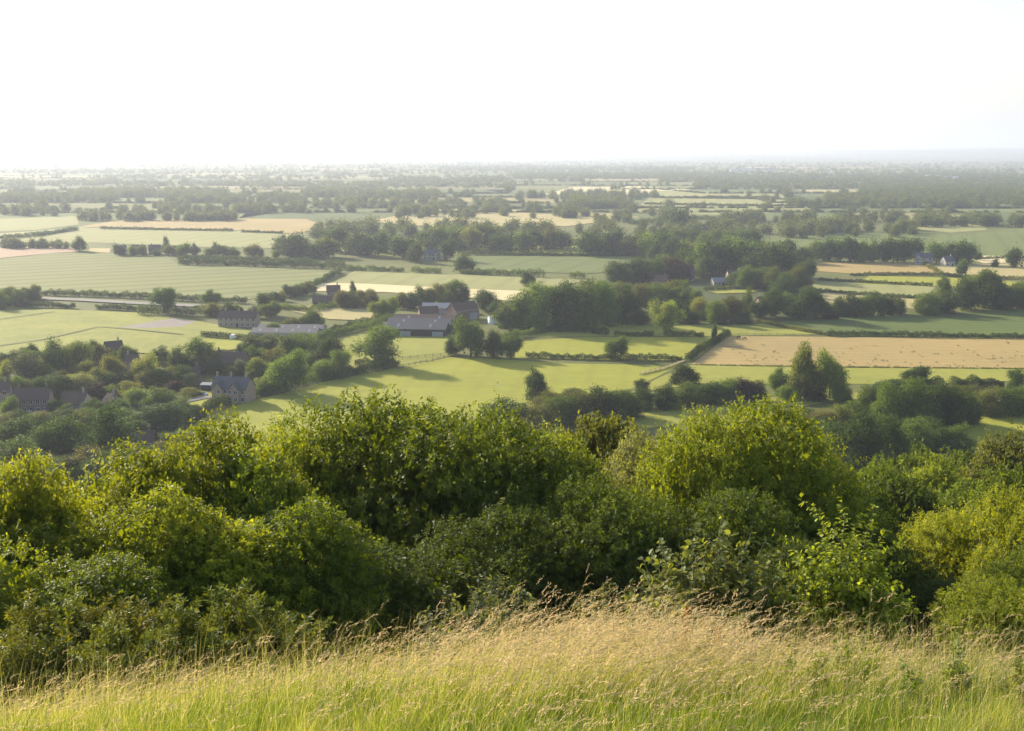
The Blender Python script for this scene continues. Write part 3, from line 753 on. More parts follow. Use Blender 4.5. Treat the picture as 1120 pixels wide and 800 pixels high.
cluster('of the three by the white cottage', B, [(455, 287, 20, 18, 'round', 'dark'), (490, 285, 22, 17, 'round', 'dark'), (508, 298, 19, 20, 'round', 'dark')])
row('of the trees below the long grey roofs', B, (290, 366), (345, 360), 6, (11, 16), jy=2)
T1(343, 360, 20, 22, 'round', 'mid', 'round green tree rising above the long grey roofs', B)
T1(292, 345, 22, 20, 'round', 'dark', 'round dark tree right of the white terrace', B)

# village at the foot of the hill
V = 'trees of the village'
cluster('of the tree line between village and paddocks', V, [
    (14, 402, 17, 20, 'dome', 'dark'), (33, 397, 20, 16, 'round', 'dark'), (61, 412, 38, 26, 'dome', 'dark'), (84, 406, 31, 30, 'dome', 'mid'), (104, 396, 23, 16, 'round', 'dark'), (141, 400, 20, 19, 'round', 'mid'), (176, 398, 18, 18, 'dome', 'dark'), (194, 408, 27, 22, 'dome', 'dark')])
cluster('of the trees above the dark terrace', V, [
    (7, 415, 20, 15, 'dome', 'yellow'), (30, 424, 34, 32, 'dome', 'grey'), (66, 420, 14, 18, 'bush', 'olive'), (52, 424, 24, 20, 'dome', 'dark'), (94, 414, 18, 22, 'bush', 'olive'), (124, 418, 28, 24, 'round', 'yellow'), (112, 414, 20, 18, 'dome', 'purple')])
T1(161, 418, 29, 28, 'dome', 'yellow', 'yellow-green leafy tree left of the great round village tree', V)
T1(220, 406, 34, 28, 'dome', 'mid', 'great round green tree above the brick house lane', V)
T1(89, 431, 22, 38, 'dome', 'pale', 'broad pale-topped dome tree beside the white-windowed house', V)
T1(143, 434, 16, 26, 'dome', 'yellow', 'bright yellow-green clipped dome tree in the village', V)
T1(107, 437, 16, 18, 'dome', 'purple', 'dark purple bush-like tree beside the bright dome', V)
T1(121, 436, 14, 15, 'dome', 'light', 'small light green dome between purple tree and bright dome', V)
T1(190, 428, 11, 18, 'bush', 'purple', 'maroon shrub by the village lane', V)
T1(178, 420, 12, 16, 'bush', 'light', 'low light green shrub above the maroon shrub', V)
T1(150, 442, 17, 30, 'bush', 'light', 'light green thicket left of the lawn by the brick house', V)
T1(175, 447, 22, 36, 'bush', 'mid', 'broad green thicket beside the small lawn', V)
T1(200, 456, 20, 28, 'bush', 'mid', 'green thicket at the lower corner of the lawn', V)
T1(181, 466, 24, 44, 'dome', 'dark', 'dark flat-topped dome tree above the pasture corner', V)
T1(110, 458, 18, 18, 'dome', 'dark', 'dark rounded bush tree below the white-windowed house', V)
T1(128, 462, 14, 30, 'bush', 'light', 'light green low shrub right of the dark rounded bush', V)
T1(65, 509, 50, 50, 'dome', 'dark', 'big dark rounded tree below the dark terrace', V)
T1(118, 513, 68, 48, 'dome', 'dark', 'tallest dark tree at the foot of the village', V)
T1(20, 499, 40, 42, 'dome', 'dark', 'dark tree at the lower end of the village street', V)
T1(14, 524, 42, 54, 'dome', 'mid', 'rounded green tree below the village at picture edge', V)
T1(60, 528, 28, 32, 'bush', 'grey', 'feathery grey-green thicket below the big dark tree', V)
T1(40, 470, 18, 30, 'bush', 'olive', 'olive thicket in front of the dark terrace', V)
T1(88, 468, 20, 30, 'bush', 'mid', 'green thicket in front of the white-windowed house', V)
T1(150, 478, 18, 24, 'dome', 'dark', 'dark tree behind the lowest village house', V)
T1(178, 497, 22, 30, 'bush', 'mid', 'rounded green thicket right of the lowest village house', V)
T1(196, 492, 20, 18, 'dome', 'light', 'small light green tree at the pasture corner', V)
T1(217, 492, 18, 22, 'dome', 'purple', 'dark purplish bush tree at the pasture corner', V)
T1(95, 530, 24, 30, 'bush', 'mid', 'green thicket below the tallest dark village tree', V)
T1(140, 520, 18, 26, 'bush', 'olive', 'olive thicket below the lowest village house', V)
cluster('of the round garden trees before the village houses', V, [(12, 456, 21, 20, 'dome', 'mid'), (61, 455, 18, 15, 'dome', 'dark'), (72, 458, 15, 20, 'bush', 'mid'), (101, 456, 19, 20, 'dome', 'dark'), (132, 455, 17, 20, 'dome', 'mid'), (22, 462, 14, 20, 'bush', 'dark')])
cluster('of the trees beyond the gabled brick house', V, [
    (263, 398, 20, 14, 'conifer', 'dark'), (283, 402, 22, 22, 'round', 'mid'), (292, 388, 20, 22, 'round', 'grey'), (300, 406, 24, 26, 'dome', 'olive'), (324, 397, 28, 34, 'round', 'dark'), (282, 412, 20, 24, 'dome', 'light')])
T1(313, 429, 43, 44, 'round', 'mid', 'great rounded tree at the pasture edge by the brick house', V)
T1(287, 430, 17, 20, 'dome', 'light', 'light green shrub-like tree beside the brick house wall', V)
cluster('of the clump left of the large oak', V, [
    (340, 408, 22, 16, 'dome', 'grey'), (352, 415, 20, 22, 'dome', 'light'), (363, 402, 30, 28, 'round', 'dark'), (373, 412, 28, 26, 'dome', 'mid'), (350, 398, 24, 24, 'round', 'dark')])
cluster('of the low village garden shrubs', V, [(238, 408, 16, 16, 'bush', 'grey'), (252, 413, 12, 14, 'bush', 'light'), (206, 423, 14, 18, 'bush', 'pale'), (208, 434, 9, 20, 'bush', 'yellow'), (68, 432, 8, 14, 'bush', 'light')])

row('of the thicket before the dark terrace', V, (-4, 472), (105, 474), 7, (16, 24), kinds=('bush', 'dome'), tints=('dark', 'mid', 'olive'), asp=(1.1, 1.7), jy=3)
row('of the garden trees behind the dark terrace', V, (0, 434), (75, 434), 6, (15, 24), kinds=('dome', 'bush'), tints=('dark', 'mid', 'dark'), asp=(.9, 1.5), jy=2)
row('of the garden trees above the village lane', V, (100, 425), (205, 420), 8, (14, 22), kinds=('dome', 'bush'), tints=('dark', 'mid', 'olive'), asp=(1, 1.5), jy=4)
row('of the bushes along the lower village street', V, (100, 474), (170, 470), 6, (14, 22), kinds=('bush', 'dome'), tints=('dark', 'mid'), asp=(1.2, 1.7), jy=5)
row('of the thicket edge under the paddocks', V, (-4, 402), (130, 398), 9, (12, 20), kinds=('dome', 'bush'), tints=('dark', 'mid', 'olive'), asp=(1.0, 1.5), jy=2)
row('of the shrubs round the long barn-like house', V, (205, 410), (300, 414), 7, (10, 16), kinds=('bush', 'dome'), tints=('dark', 'mid', 'grey'), asp=(1.0, 1.5), jy=3)
row('of the trees between brick house and works', V, (268, 386), (340, 384), 7, (14, 22), kinds=('dome', 'bush', 'round'), tints=('dark', 'mid', 'olive'), asp=(1.0, 1.4), jy=3)
row('of the lowest thicket at the hill foot', V, (-4, 540), (190, 516), 11, (20, 34), kinds=('bush', 'dome'), tints=('dark', 'mid', 'olive'), asp=(1.2, 1.7), jy=5)
row('of the lowest thicket beside the pasture corner', V, (165, 508), (250, 500), 6, (14, 22), kinds=('bush', 'dome'), tints=('mid', 'light', 'olive'), asp=(1.2, 1.7), jy=4)

# scrub and woods between the pastures and the hill
S = 'scrub along the foot of the hill'
cluster('of the scrub belt under the broad pasture', S, [
    (555, 466, 27, 44, 'dome', 'dark'), (540, 470, 20, 30, 'bush', 'mid'), (592, 468, 24, 36, 'bush', 'olive'), (612, 464, 30, 40, 'bush', 'mid'), (636, 462, 32, 40, 'dome', 'olive'), (660, 462, 36, 40, 'dome', 'dark'), (684, 456, 28, 36, 'dome', 'dark'),
    (600, 448, 18, 30, 'bush', 'olive'), (628, 443, 16, 36, 'bush', 'olive')])
cluster('of the scrub under the slanting dusty track', S, [
    (702, 431, 15, 16, 'dome', 'dark'), (703, 447, 22, 22, 'dome', 'dark'), (727, 447, 26, 24, 'dome', 'dark'), (706, 449, 13, 16, 'bush', 'light'), (735, 447, 14, 20, 'bush', 'light'), (752, 444, 24, 30, 'bush', 'mid'), (775, 441, 22, 28, 'dome', 'dark')])
cluster('of the scrub ending at the twin poplars', S, [(795, 440, 24, 30, 'dome', 'mid'), (812, 439, 24, 28, 'bush', 'purple'), (826, 438, 20, 24, 'dome', 'dark'), (862, 438, 16, 24, 'bush', 'light'), (893, 438, 14, 22, 'dome', 'dark')])
cluster('of the low olive scrub above the hill wood', S, [
    (858, 474, 24, 40, 'bush', 'olive'), (878, 466, 20, 26, 'dome', 'dark'), (896, 474, 24, 36, 'bush', 'olive'), (918, 468, 24, 34, 'bush', 'yellow'), (935, 462, 22, 30, 'dome', 'mid'), (955, 446, 18, 24, 'dome', 'dark'), (972, 436, 20, 26, 'dome', 'dark')])
W = 'dark woods at the right foot of the hill'
cluster('of the tall trees over the small paddock', W, [
    (950, 460, 36, 28, 'round', 'mid'), (970, 468, 46, 32, 'dome', 'mid'), (998, 468, 52, 42, 'dome', 'mid'), (1022, 466, 46, 36, 'dome', 'dark'), (1042, 466, 42, 36, 'dome', 'dark'), (1058, 464, 32, 26, 'dome', 'dark')])
cluster('of the lighter scrub behind the small paddock', W, [(1060, 448, 24, 30, 'bush', 'olive'), (1080, 454, 28, 36, 'bush', 'olive'), (1104, 454, 28, 34, 'dome', 'mid'), (1122, 452, 30, 30, 'dome', 'mid')])
cluster('of the dark wood below the paddock trees', W, [
    (915, 512, 46, 40, 'dome', 'dark'), (940, 516, 62, 50, 'dome', 'dark'), (968, 508, 52, 44, 'dome', 'dark'), (995, 500, 42, 42, 'dome', 'mid'), (1022, 496, 34, 40, 'dome', 'dark'), (1046, 494, 28, 34, 'bush', 'mid'), (890, 496, 34, 40, 'dome', 'dark')])
# ------------------------------------------------------------------ buildings
def gable_roof(b, x0, x1, y0, y1, z, rh, over=.35, th=.18, mi=0):
    """ridge along x"""
    ym = (y0 + y1) / 2; k = rh / ((y1 - y0) / 2); d = over
    b.extr([(y0 - d, z - k * d), (ym, z + rh), (y1 + d, z - k * d), (y1 + d, z - k * d + th), (ym, z + rh + th * 1.3), (y0 - d, z - k * d + th)], x0 - over, x1 + over, mi)

def window(par, x, y, z, w, h, frame=WHITE, cross=True):
    """facing -Y"""
    b = MB(); b.box(x - w / 2 - .07, x + w / 2 + .07, y - .06, y - .005, z - h / 2 - .07, z - h / 2)
    b.box(x - w / 2 - .07, x + w / 2 + .07, y - .06, y - .005, z + h / 2, z + h / 2 + .07)
    b.box(x - w / 2 - .07, x - w / 2, y - .06, y - .005, z - h / 2, z + h / 2); b.box(x + w / 2, x + w / 2 + .07, y - .06, y - .005, z - h / 2, z + h / 2)
    if cross: b.box(x - .035, x + .035, y - .058, y - .03, z - h / 2, z + h / 2)
    f = b.obj('window', frame, par)
    g = MB(); g.box(x - w / 2, x + w / 2, y - .028, y - .008, z - h / 2, z + h / 2); g.obj('pane', GLASS, f)

def chimney(par, x, y, z0, z1, mat, w=.7):
    b = MB(); b.box(x - w / 2, x + w / 2, y - w * .4, y + w * .4, z0, z1); b.box(x - w * .6, x + w * .6, y - w * .5, y + w * .5, z1 - .25, z1 - .05)
    for s in (-.16, .16): b.tube([(x + s, y, z1), (x + s, y, z1 + .4)], [.12, .10], 8)
    b.obj('chimney', mat, par)

def house(px, py, wpx, label, depth=7, wh=5, rh=3, rot=0, wall=BRICK, roof=DTILE, cols=4, floors=2, chim=(-.3, .3), gables=(), name='house', cat='house', group='houses of the village', door=True):
    x, y, z = gp(px, py); dep = y * FWD[1] + (CAM_Z - z) * -FWD[2]
    W = wpx * y / F_PX / max(.5, abs(math.cos(math.radians(rot))))
    e = empty(name, (x, y, z), math.radians(rot)); tag(e, label, cat, group)
    b = MB(); x0, x1 = -W / 2, W / 2; y0, y1 = -depth / 2, depth / 2
    b.extr([(y0, -1.0), (y1, -1.0), (y1, wh), (0, wh + rh - .05), (y0, wh)], x0, x1)
    for gx, gw in gables:                                            # front gabled bays
        cx = gx * W; zz = wh + gw * .62
        pr = [(cx - gw / 2, -1), (cx + gw / 2, -1), (cx + gw / 2, wh), (cx, zz), (cx - gw / 2, wh)]
        n = 5; vs = [(q[0], y0 - 1.0, q[1]) for q in pr] + [(q[0], y0 + .01, q[1]) for q in pr]
        b.add(vs, [tuple(range(n)), tuple(range(2 * n - 1, n - 1, -1))] + [(i, n + i, n + (i + 1) % n, (i + 1) % n) for i in range(n)])
    b.obj('wall', wall, e)
    r = MB(); gable_roof(r, x0, x1, y0, y1, wh, rh)
    for gx, gw in gables:
        cx = gx * W; zz = wh + gw * .62; k = .62 * 2
        for s in (-1, 1):
            q = [(cx, zz), (cx + s * (gw / 2 + .3), wh - .3 * k), (cx + s * (gw / 2 + .3), wh - .3 * k + .2), (cx, zz + .25)]
            vs = [(a, y0 - 1.3, c) for a, c in q] + [(a, -.2, c) for a, c in q]
            r.add(vs, [(0, 1, 2, 3), (7, 6, 5, 4)] + [(i, 4 + i, 4 + (i + 1) % 4, (i + 1) % 4) for i in range(4)])
    ro = r.obj('roof', roof, e)
    for c in chim: chimney(ro, c * W, 0, wh + rh - 1.0, wh + rh + 1.5, wall)
    for fl in range(floors):
        for i in range(cols):
            cx = x0 + W * (i + .5) / cols
            yy = y0
            for gx, gw in gables:
                if abs(cx - gx * W) < gw / 2: yy = y0 - 1.0
            if fl == 0 and door and i == cols // 2: continue
            window(e, cx, yy, 1.5 + fl * 2.6, min(1.3, W / cols * .5), 1.3)
    if door:
        cx = x0 + W * (cols // 2 + .5) / cols; yy = y0
        for gx, gw in gables:
            if abs(cx - gx * W) < gw / 2: yy = y0 - 1.0
        d = MB(); d.box(cx - .5, cx + .5, yy - .06, yy - .006, 0, 2.1); do = d.obj('door', DARKW, e)
        h = MB(); h.box(cx + .3, cx + .4, yy - .12, yy - .062, .95, 1.1); h.obj('handle', GREYP, do)
    return e

house(256, 438, 40, 'gabled red brick house with dark slate roof beside the broad pasture', 8, 5.2, 3.6, -14, PBRICK, SLATE, 6, 2, (-.46, -.05, .4), ((-.28, 3.6), (.2, 3.6)))
house(229, 427, 14, 'low carport-like shed with pale sheet roof by the small lawn', 4, 2.4, .5, -8, DARKW, PSHEET, 1, 0, (), (), 'shed', 'shed', 'outbuildings')
house(262, 357, 42, 'long white-fronted brick terrace beyond the clipped hedges', 8, 5, 3, -4, PBRICK, DTILE, 7, 2, (-.35, 0, .35))
house(38, 450, 36, 'dark brick terrace house with pale windows above the thickets', 8, 5, 3.4, 9, BRICK, DTILE, 5, 2, (-.4, .4))
house(84, 449, 27, 'house with row of white windows under the pale dome tree', 7, 3.2, 3.4, -8, RENDERW, DTILE, 5, 1, (.35,))
house(4, 440, 16, 'small brick house half out of the picture edge', 7, 4.6, 3, 14, PBRICK, DTILE, 2, 2, (.2,))
house(157, 499, 26, 'dark cottage with small windows, lowest house of the village', 7, 4.6, 3.2, 8, BRICK, DTILE, 4, 2, (.3,))
house(125, 394, 15, 'house with pale gable end beside the paddock trees', 7, 4.8, 3.6, 32, RENDERW, DTILE, 2, 2, (.3,))
house(145, 408, 13, 'small mauve brick house between the yellow-green trees', 6, 4.6, 3, -10, PBRICK, DTILE, 2, 2, (-.3,))
house(253, 405, 38, 'dark roofed barn-like house beyond the great round village tree', 9, 3.6, 4.2, -9, BRICK, DTILE, 4, 1, (-.35,))
house(212, 419, 14, 'brick cottage under the great round village tree', 6, 3.6, 2.8, 12, BRICK, DTILE, 2, 1, (.3,))
house(124, 449, 11, 'little brick cottage below the bright dome tree', 6, 3.6, 2.4, -24, PBRICK, DTILE, 2, 1, (.2,))
house(365, 328, 14, 'red brick house behind the dry paddock', 8, 5.5, 3.4, 10, BRICK, DTILE, 3, 2, (.3,))
house(357, 334, 28, 'long dark roofed outbuilding in front of the red brick house', 8, 2.6, 3, 4, DARKW, DTILE, 2, 1, (), (), 'outbuilding', 'outbuilding', 'outbuildings')
HL = 'houses of the hamlet'
house(734, 306, 13, 'hamlet house with slate roof above the tallest hedge trees', 8, 5, 3.4, 20, PBRICK, SLATE, 3, 2, (.3,), group=HL)
house(752, 307, 14, 'hamlet house with pale tiled roof left of the blue-roofed hall', 8, 4.6, 4, -16, PBRICK, GSHEET, 3, 2, (-.3,), group=HL)
house(803, 309, 16, 'brown tiled hamlet house right of the blue-roofed hall', 8, 4.6, 4, 10, PBRICK, DTILE, 3, 2, (.3,), group=HL)
house(787, 312, 17, 'low village hall with pale blue sheet roof in the hamlet', 9, 2.8, 2.2, 5, RENDERW, PSHEET, 4, 1, (), (), 'hall', 'hall', HL)
house(834, 337, 12, 'brown roofed hamlet cottage beside the slim tree', 7, 3.6, 3, 14, BRICK, RTILE, 2, 1, (.2,), group=HL)
house(859, 341, 6, 'white gabled hamlet cottage at the crop field corner', 7, 4.6, 3.4, 65, RENDERW, DTILE, 1, 2, (), group=HL)
house(723, 313, 12, 'hamlet cottage with red-brown roof among the purple trees', 7, 4, 3.4, -24, BRICK, RTILE, 2, 1, (.3,), group=HL)
house(760, 300, 12, 'farthest hamlet house with dark roof under the golden tree', 8, 5, 3.4, -12, BRICK, DTILE, 3, 2, (.25,), group=HL)
FH = 'distant farmhouses'
house(1010, 289, 18, 'white gabled house at the end of the dark tree belt', 8, 5.5, 3.6, -18, RENDERW, SLATE, 3, 2, (.3,), ((-.3, 4),), group=FH)
house(1036, 291, 11, 'grey roofed house right of the white gabled one', 8, 4, 3.6, 12, RENDERW, SLATE, 2, 1, (.3,), group=FH)
house(473, 284, 18, 'long white cottage among the dark tree belt', 8, 4.6, 3.6, -6, RENDERW, SLATE, 4, 2, (-.4, .4), ((-.25, 4), (.25, 4)), group=FH)
house(132, 278, 12, 'leftmost pale house of the distant row by the conifer', 8, 4.4, 3.4, 5, RENDERW, DTILE, 3, 1, (.3,), group=FH)
house(152, 278, 14, 'second pale house of the distant row by the conifer', 8, 4.6, 3.4, -5, RENDERW, DTILE, 3, 1, (.3,), group=FH)
house(170, 278.5, 12, 'brick house of the distant row just left of the conifer', 8, 5, 3.6, 8, PBRICK, DTILE, 3, 2, (-.3,), group=FH)
house(196, 279, 14, 'brick house of the distant row just right of the conifer', 8, 4.6, 3.6, -6, PBRICK, DTILE, 3, 2, (.3,), group=FH)
house(12, 271, 18, 'pale distant house beyond the bare soil strip', 9, 4.4, 3.2, 3, RENDERW, SLATE, 3, 1, (.2,), group=FH)

def shed_range(px, py, wpx, label, spans, span_d, wh, rh, rot, wall, roofs, name, cat, posts=0, skylights=0):
    x, y, z = gp(px, py); W = wpx * y / F_PX / max(.5, math.cos(math.radians(rot)))
    e = empty(name, (x, y, z), math.radians(rot)); tag(e, label, cat, 'farm and works buildings')
    b = MB()
    prof = [(0, -1), (span_d * spans, -1), (span_d * spans, wh)]
    for i in range(spans, 0, -1): prof += [((i - .5) * span_d, wh + rh - .06), ((i - 1) * span_d, wh)]
    b.extr(prof, -W / 2, W / 2); b.obj('wall', wall, e)
    for i in range(spans):
        r = MB(); gable_roof(r, -W / 2, W / 2, i * span_d + .32, (i + 1) * span_d - .32, wh + .13, rh - .05, .3, .12)
        ro = r.obj('roof', roofs[i % len(roofs)], e)
        for s in range(skylights):
            cx = -W / 2 + W * (s + .5) / skylights; ym = (i + .5) * span_d; k = rh / (span_d / 2)
            q = MB(); yy0, yy1 = ym - span_d * .36, ym - span_d * .12
            zz = lambda yy: wh + .13 + (yy - i * span_d - .32) * (rh - .05) / (span_d / 2 - .32) + .17
            q.add([(cx - .6, yy0, zz(yy0)), (cx + .6, yy0, zz(yy0)), (cx + .6, yy1, zz(yy1)), (cx - .6, yy1, zz(yy1))], [(0, 1, 2, 3)]); q.obj('skylight', PSHEET, ro)
    n = max(2, int(W / 7))
    for i in range(n):
        cx = -W / 2 + W * (i + .5) / n; w = W / n * .34
        d = MB(); d.box(cx - w, cx + w, -.06, -.006, 0, wh * .72); d.obj('door', [DARKW, GREYP][i % 2], e)
    return e
shed_range(452, 368, 72, 'wide low farm barn with several grey-brown roof spans above the pasture', 3, 13, 3.4, 2.6, -6, DARKW, (GSHEET, GSHEET, DTILE), 'barn', 'barn', skylights=2)
shed_range(486, 344, 50, 'long pale-roofed farm shed behind the wide barn', 1, 11, 3.4, 2.2, -4, PBRICK, (PSHEET,), 'farm_shed', 'shed', skylights=3)
shed_range(512, 350, 24, 'tall red brick farm building with steep gable by the dark round tree', 1, 10, 5, 4.2, 38, BRICK, (RTILE,), 'barn', 'barn')
shed_range(470, 351, 20, 'small red-tiled barn roof just behind the wide barn', 1, 9, 3.6, 3.6, 14, BRICK, (RTILE,), 'barn', 'barn')
shed_range(310, 371, 74, 'long low grey roofed works building beyond the clipped hedges', 2, 11, 2.9, 1.6, -4, RENDERW, (GSHEET,), 'workshop', 'building', skylights=4)
shed_range(332, 366, 32, 'darker low shed at the right end of the long works building', 1, 9, 2.6, 1.8, 4, GREYP, (GSHEET,), 'farm_shed', 'shed')

def tank(px, py):
    x, y, z = gp(px, py); e = empty('storage_tank', (x, y, z)); tag(e, 'white round storage tank between the brick barn and the limes', 'tank', 'outbuildings')
    b = MB(); b.tube([(0, 0, -.5), (0, 0, 3.6)], [2.6, 2.6], 28); b.obj('drum', WHITE, e, True)
    b = MB(); b.tube([(0, 0, 3.6), (0, 0, 4.3), (0, 0, 4.35)], [2.75, .5, .1], 28); b.obj('lid', PSHEET, e, True)
tank(539, 354)

def far_town():
    r = np.random.default_rng(8)
    W = MB(); W.extr([(-4, -1), (4, -1), (4, 6), (0, 9), (-4, 6)], -9, 9, 0); gable_roof(W, -9, 9, -4, 4, 6.05, 3, .3, .2, 1)
    for i in range(4): W.box(-7.5 + i * 4.4, -5.7 + i * 4.4, -4.05, -4.0, 3.6, 5, 2)
    me1 = W.mesh('house', [RENDERW, SLATE, GLASS])
    W = MB(); W.box(-22, 22, -8, 8, -1, 8, 0); W.extr([(-8.3, 8.0), (8.3, 8.0), (0, 10)], -22.3, 22.3, 1)
    for i in range(9): W.box(-20 + i * 4.6, -18 + i * 4.6, -8.06, -8.0, 3, 5, 2)
    me2 = W.mesh('warehouse', [WHITE, PSHEET, GLASS])
    spots = [(818, 188, 1), (832, 188.5, 1), (843, 189, 1), (805, 188, 1), (866, 196, 0), (880, 202, 0), (930, 193, 1), (945, 197, 0), (1040, 196, 1), (1050, 197, 0), (1068, 198, 0), (1020, 194, 1), (990, 197, 0), (976, 193, 0),
             (1082, 200, 0), (1105, 197, 0), (905, 191, 1), (890, 196, 0), (865, 215, 0), (770, 190, 0), (740, 190, 0), (1000, 200, 0), (1032, 203, 0), (960, 203, 0)]
    for px, py, k in spots:
        x, y = plain(px, py); o = link('warehouse' if k else 'house', me2 if k else me1); o.location = (x, y, 0); o.rotation_euler = (0, 0, r.uniform(-.5, .5)); s = y / 3600
        o.scale = (s, 1, max(1, s * .8))
        tag(o, 'tiny white warehouse block in the hazy town near the horizon' if k else 'tiny pale house speck in the hazy town near the horizon', 'warehouse' if k else 'house', 'warehouses of the far town' if k else 'houses of the far town')
far_town()

# ------------------------------------------------------------------ vehicles, poles, fences, horses
def car(px, py, rot, paint, label, van=False):
    x, y, z = gp(px, py); e = empty('parked_van' if van else 'parked_car', (x, y, z + .03), math.radians(rot)); tag(e, label, 'van' if van else 'car', 'parked vehicles')
    if van: prof = [(-2.5, .35), (2.5, .35), (2.55, .95), (2.15, 1.2), (1.5, 2.15), (-2.45, 2.2), (-2.55, 1.2)]
    else: prof = [(-2.1, .3), (2.1, .3), (2.15, .75), (1.2, .95), (.5, 1.45), (-1.0, 1.48), (-1.8, .98), (-2.15, .9)]
    b = MB(); n = len(prof); w = .85
    vs = [(a, -w + (.14 if c > 1.05 else 0), c) for a, c in prof] + [(a, w - (.14 if c > 1.05 else 0), c) for a, c in prof]
    b.add(vs, [tuple(range(n)), tuple(range(2 * n - 1, n - 1, -1))] + [(i, n + i, n + (i + 1) % n, (i + 1) % n) for i in range(n)])
    b.obj('body', paint, e)
    q = [(1.0, 1.25), (1.75, 1.25), (1.4, 1.95), (1.0, 1.95)] if van else [(-1.5, 1.0), (1.0, 1.0), (.45, 1.38), (-.95, 1.4)]
    for s in (-1, 1):
        g = MB(); k = .78
        g.add([(a, s * (w + .012 - .14 * max(0, min(1, (c - .95) / .4)) * (1 if not van else 1)), c) for a, c in q], [(0, 1, 2, 3) if s < 0 else (3, 2, 1, 0)]); g.obj('window', GLASS, e)
    g = MB(); a = ((2.14, 1.24), (1.53, 2.1)) if van else ((1.17, .99), (.54, 1.42))
    g.add([(a[0][0] + .03, -.68, a[0][1]), (a[0][0] + .03, .68, a[0][1]), (a[1][0] + .03, .62, a[1][1]), (a[1][0] + .03, -.62, a[1][1])], [(0, 1, 2, 3)]); g.obj('windscreen', GLASS, e)
    for wx in (-1.35, 1.35):
        for s in (-1, 1):
            g = MB(); g.tube([(wx, s * .7, .32), (wx, s * .88, .32)], [.32, .32], 14); wl = g.obj('wheel', BLACK, e)
            g = MB(); g.tube([(wx, s * .882, .32), (wx, s * .89, .32)], [.18, .18], 12); g.obj('rim', GREYP, wl)
    for s in (-1, 1):
        g = MB(); g.box(2.12 if not van else 2.5, 2.17 if not van else 2.57, s * .6 - .14, s * .6 + .14, .62, .76); g.obj('headlight', WHITE, e)
car(604, 359, 12, CARW, 'white van parked under the big limes', True)
car(255, 371, 80, CARW, 'white van standing in the gap of the clipped hedge', True)
car(43, 455, 20, CARS, 'silver car parked in front of the dark brick terrace')
car(33, 454, 8, CARW, 'white car parked beside the silver car at the terrace')
car(221, 433, -20, CARB, 'dark blue car on the drive beside the carport shed')
car(312, 373, -4, CARW, 'white car parked left along the long works building')
car(330, 373, -8, CARS, 'silver car parked right along the long works building')

def pole(px, py, h, label):
    x, y, z = gp(px, py); e = empty('utility_pole', (x, y, z), .5); tag(e, label, 'pole', 'wooden utility poles')
    b = MB(); b.tube([(0, 0, -.3), (0, 0, h)], [.16, .11], 8); b.obj('post', POSTW, e)
    b = MB(); b.box(-.9, .9, -.06, .06, h - .6, h - .45); c = b.obj('crossarm', POSTW, e)
    for s in (-.75, 0, .75):
        g = MB(); g.tube([(s, 0, h - .45), (s, 0, h - .25)], [.05, .04], 6); g.obj('insulator', WHITE, c)
pole(796, 367, 8, 'utility pole at the top of the slanting hedge by the tan field')
pole(937, 366, 8, 'thin utility pole standing in the dark green crop field')
pole(1080, 304, 9, 'utility pole in the dry tan field right of the lone slim tree')
pole(963, 289, 10, 'utility pole beyond the ripe tan field')

def fence(pts, label, step=3.2, rails=3):
    q = [np.array(gp(*p)) for p in pts]; e = empty('fence', q[0]); tag(e, label, 'fence', 'post and rail fences')
    P = []
    for i in range(len(q) - 1):
        n = max(1, int(np.linalg.norm(q[i + 1] - q[i]) / step))
        P += [q[i] + (q[i + 1] - q[i]) * k / n - q[0] for k in range(n)]
    P.append(q[-1] - q[0])
    b = MB(); b.box(-.08, .08, -.08, .08, -.2, 1.45); pm = b.mesh('post', [POSTW])
    for p in P[:99]:
        o = link('post', pm, e); o.location = p
    for k in range(rails):
        b = MB(); z = .4 + k * .4
        for i in range(len(P) - 1):
            b.tube([P[i] + [0, -.1, z], P[i + 1] + [0, -.1, z]], [.045, .045], 4)
        b.obj('rail', POSTW, e)
fence([(434, 404.5), (460, 398), (492, 391.5)], 'wooden fence from the large oak to the pasture tree group')
fence([(432, 394), (465, 391), (490, 389)], 'wooden fence across the pasture right of the large oak')
fence([(800, 367.5), (850, 367.5), (905, 368.5)], 'wooden fence along the top left edge of the tan field', 3.6)
fence([(700, 411), (722, 405), (744, 397.5)], 'wooden fence following the dusty track to the tan field')

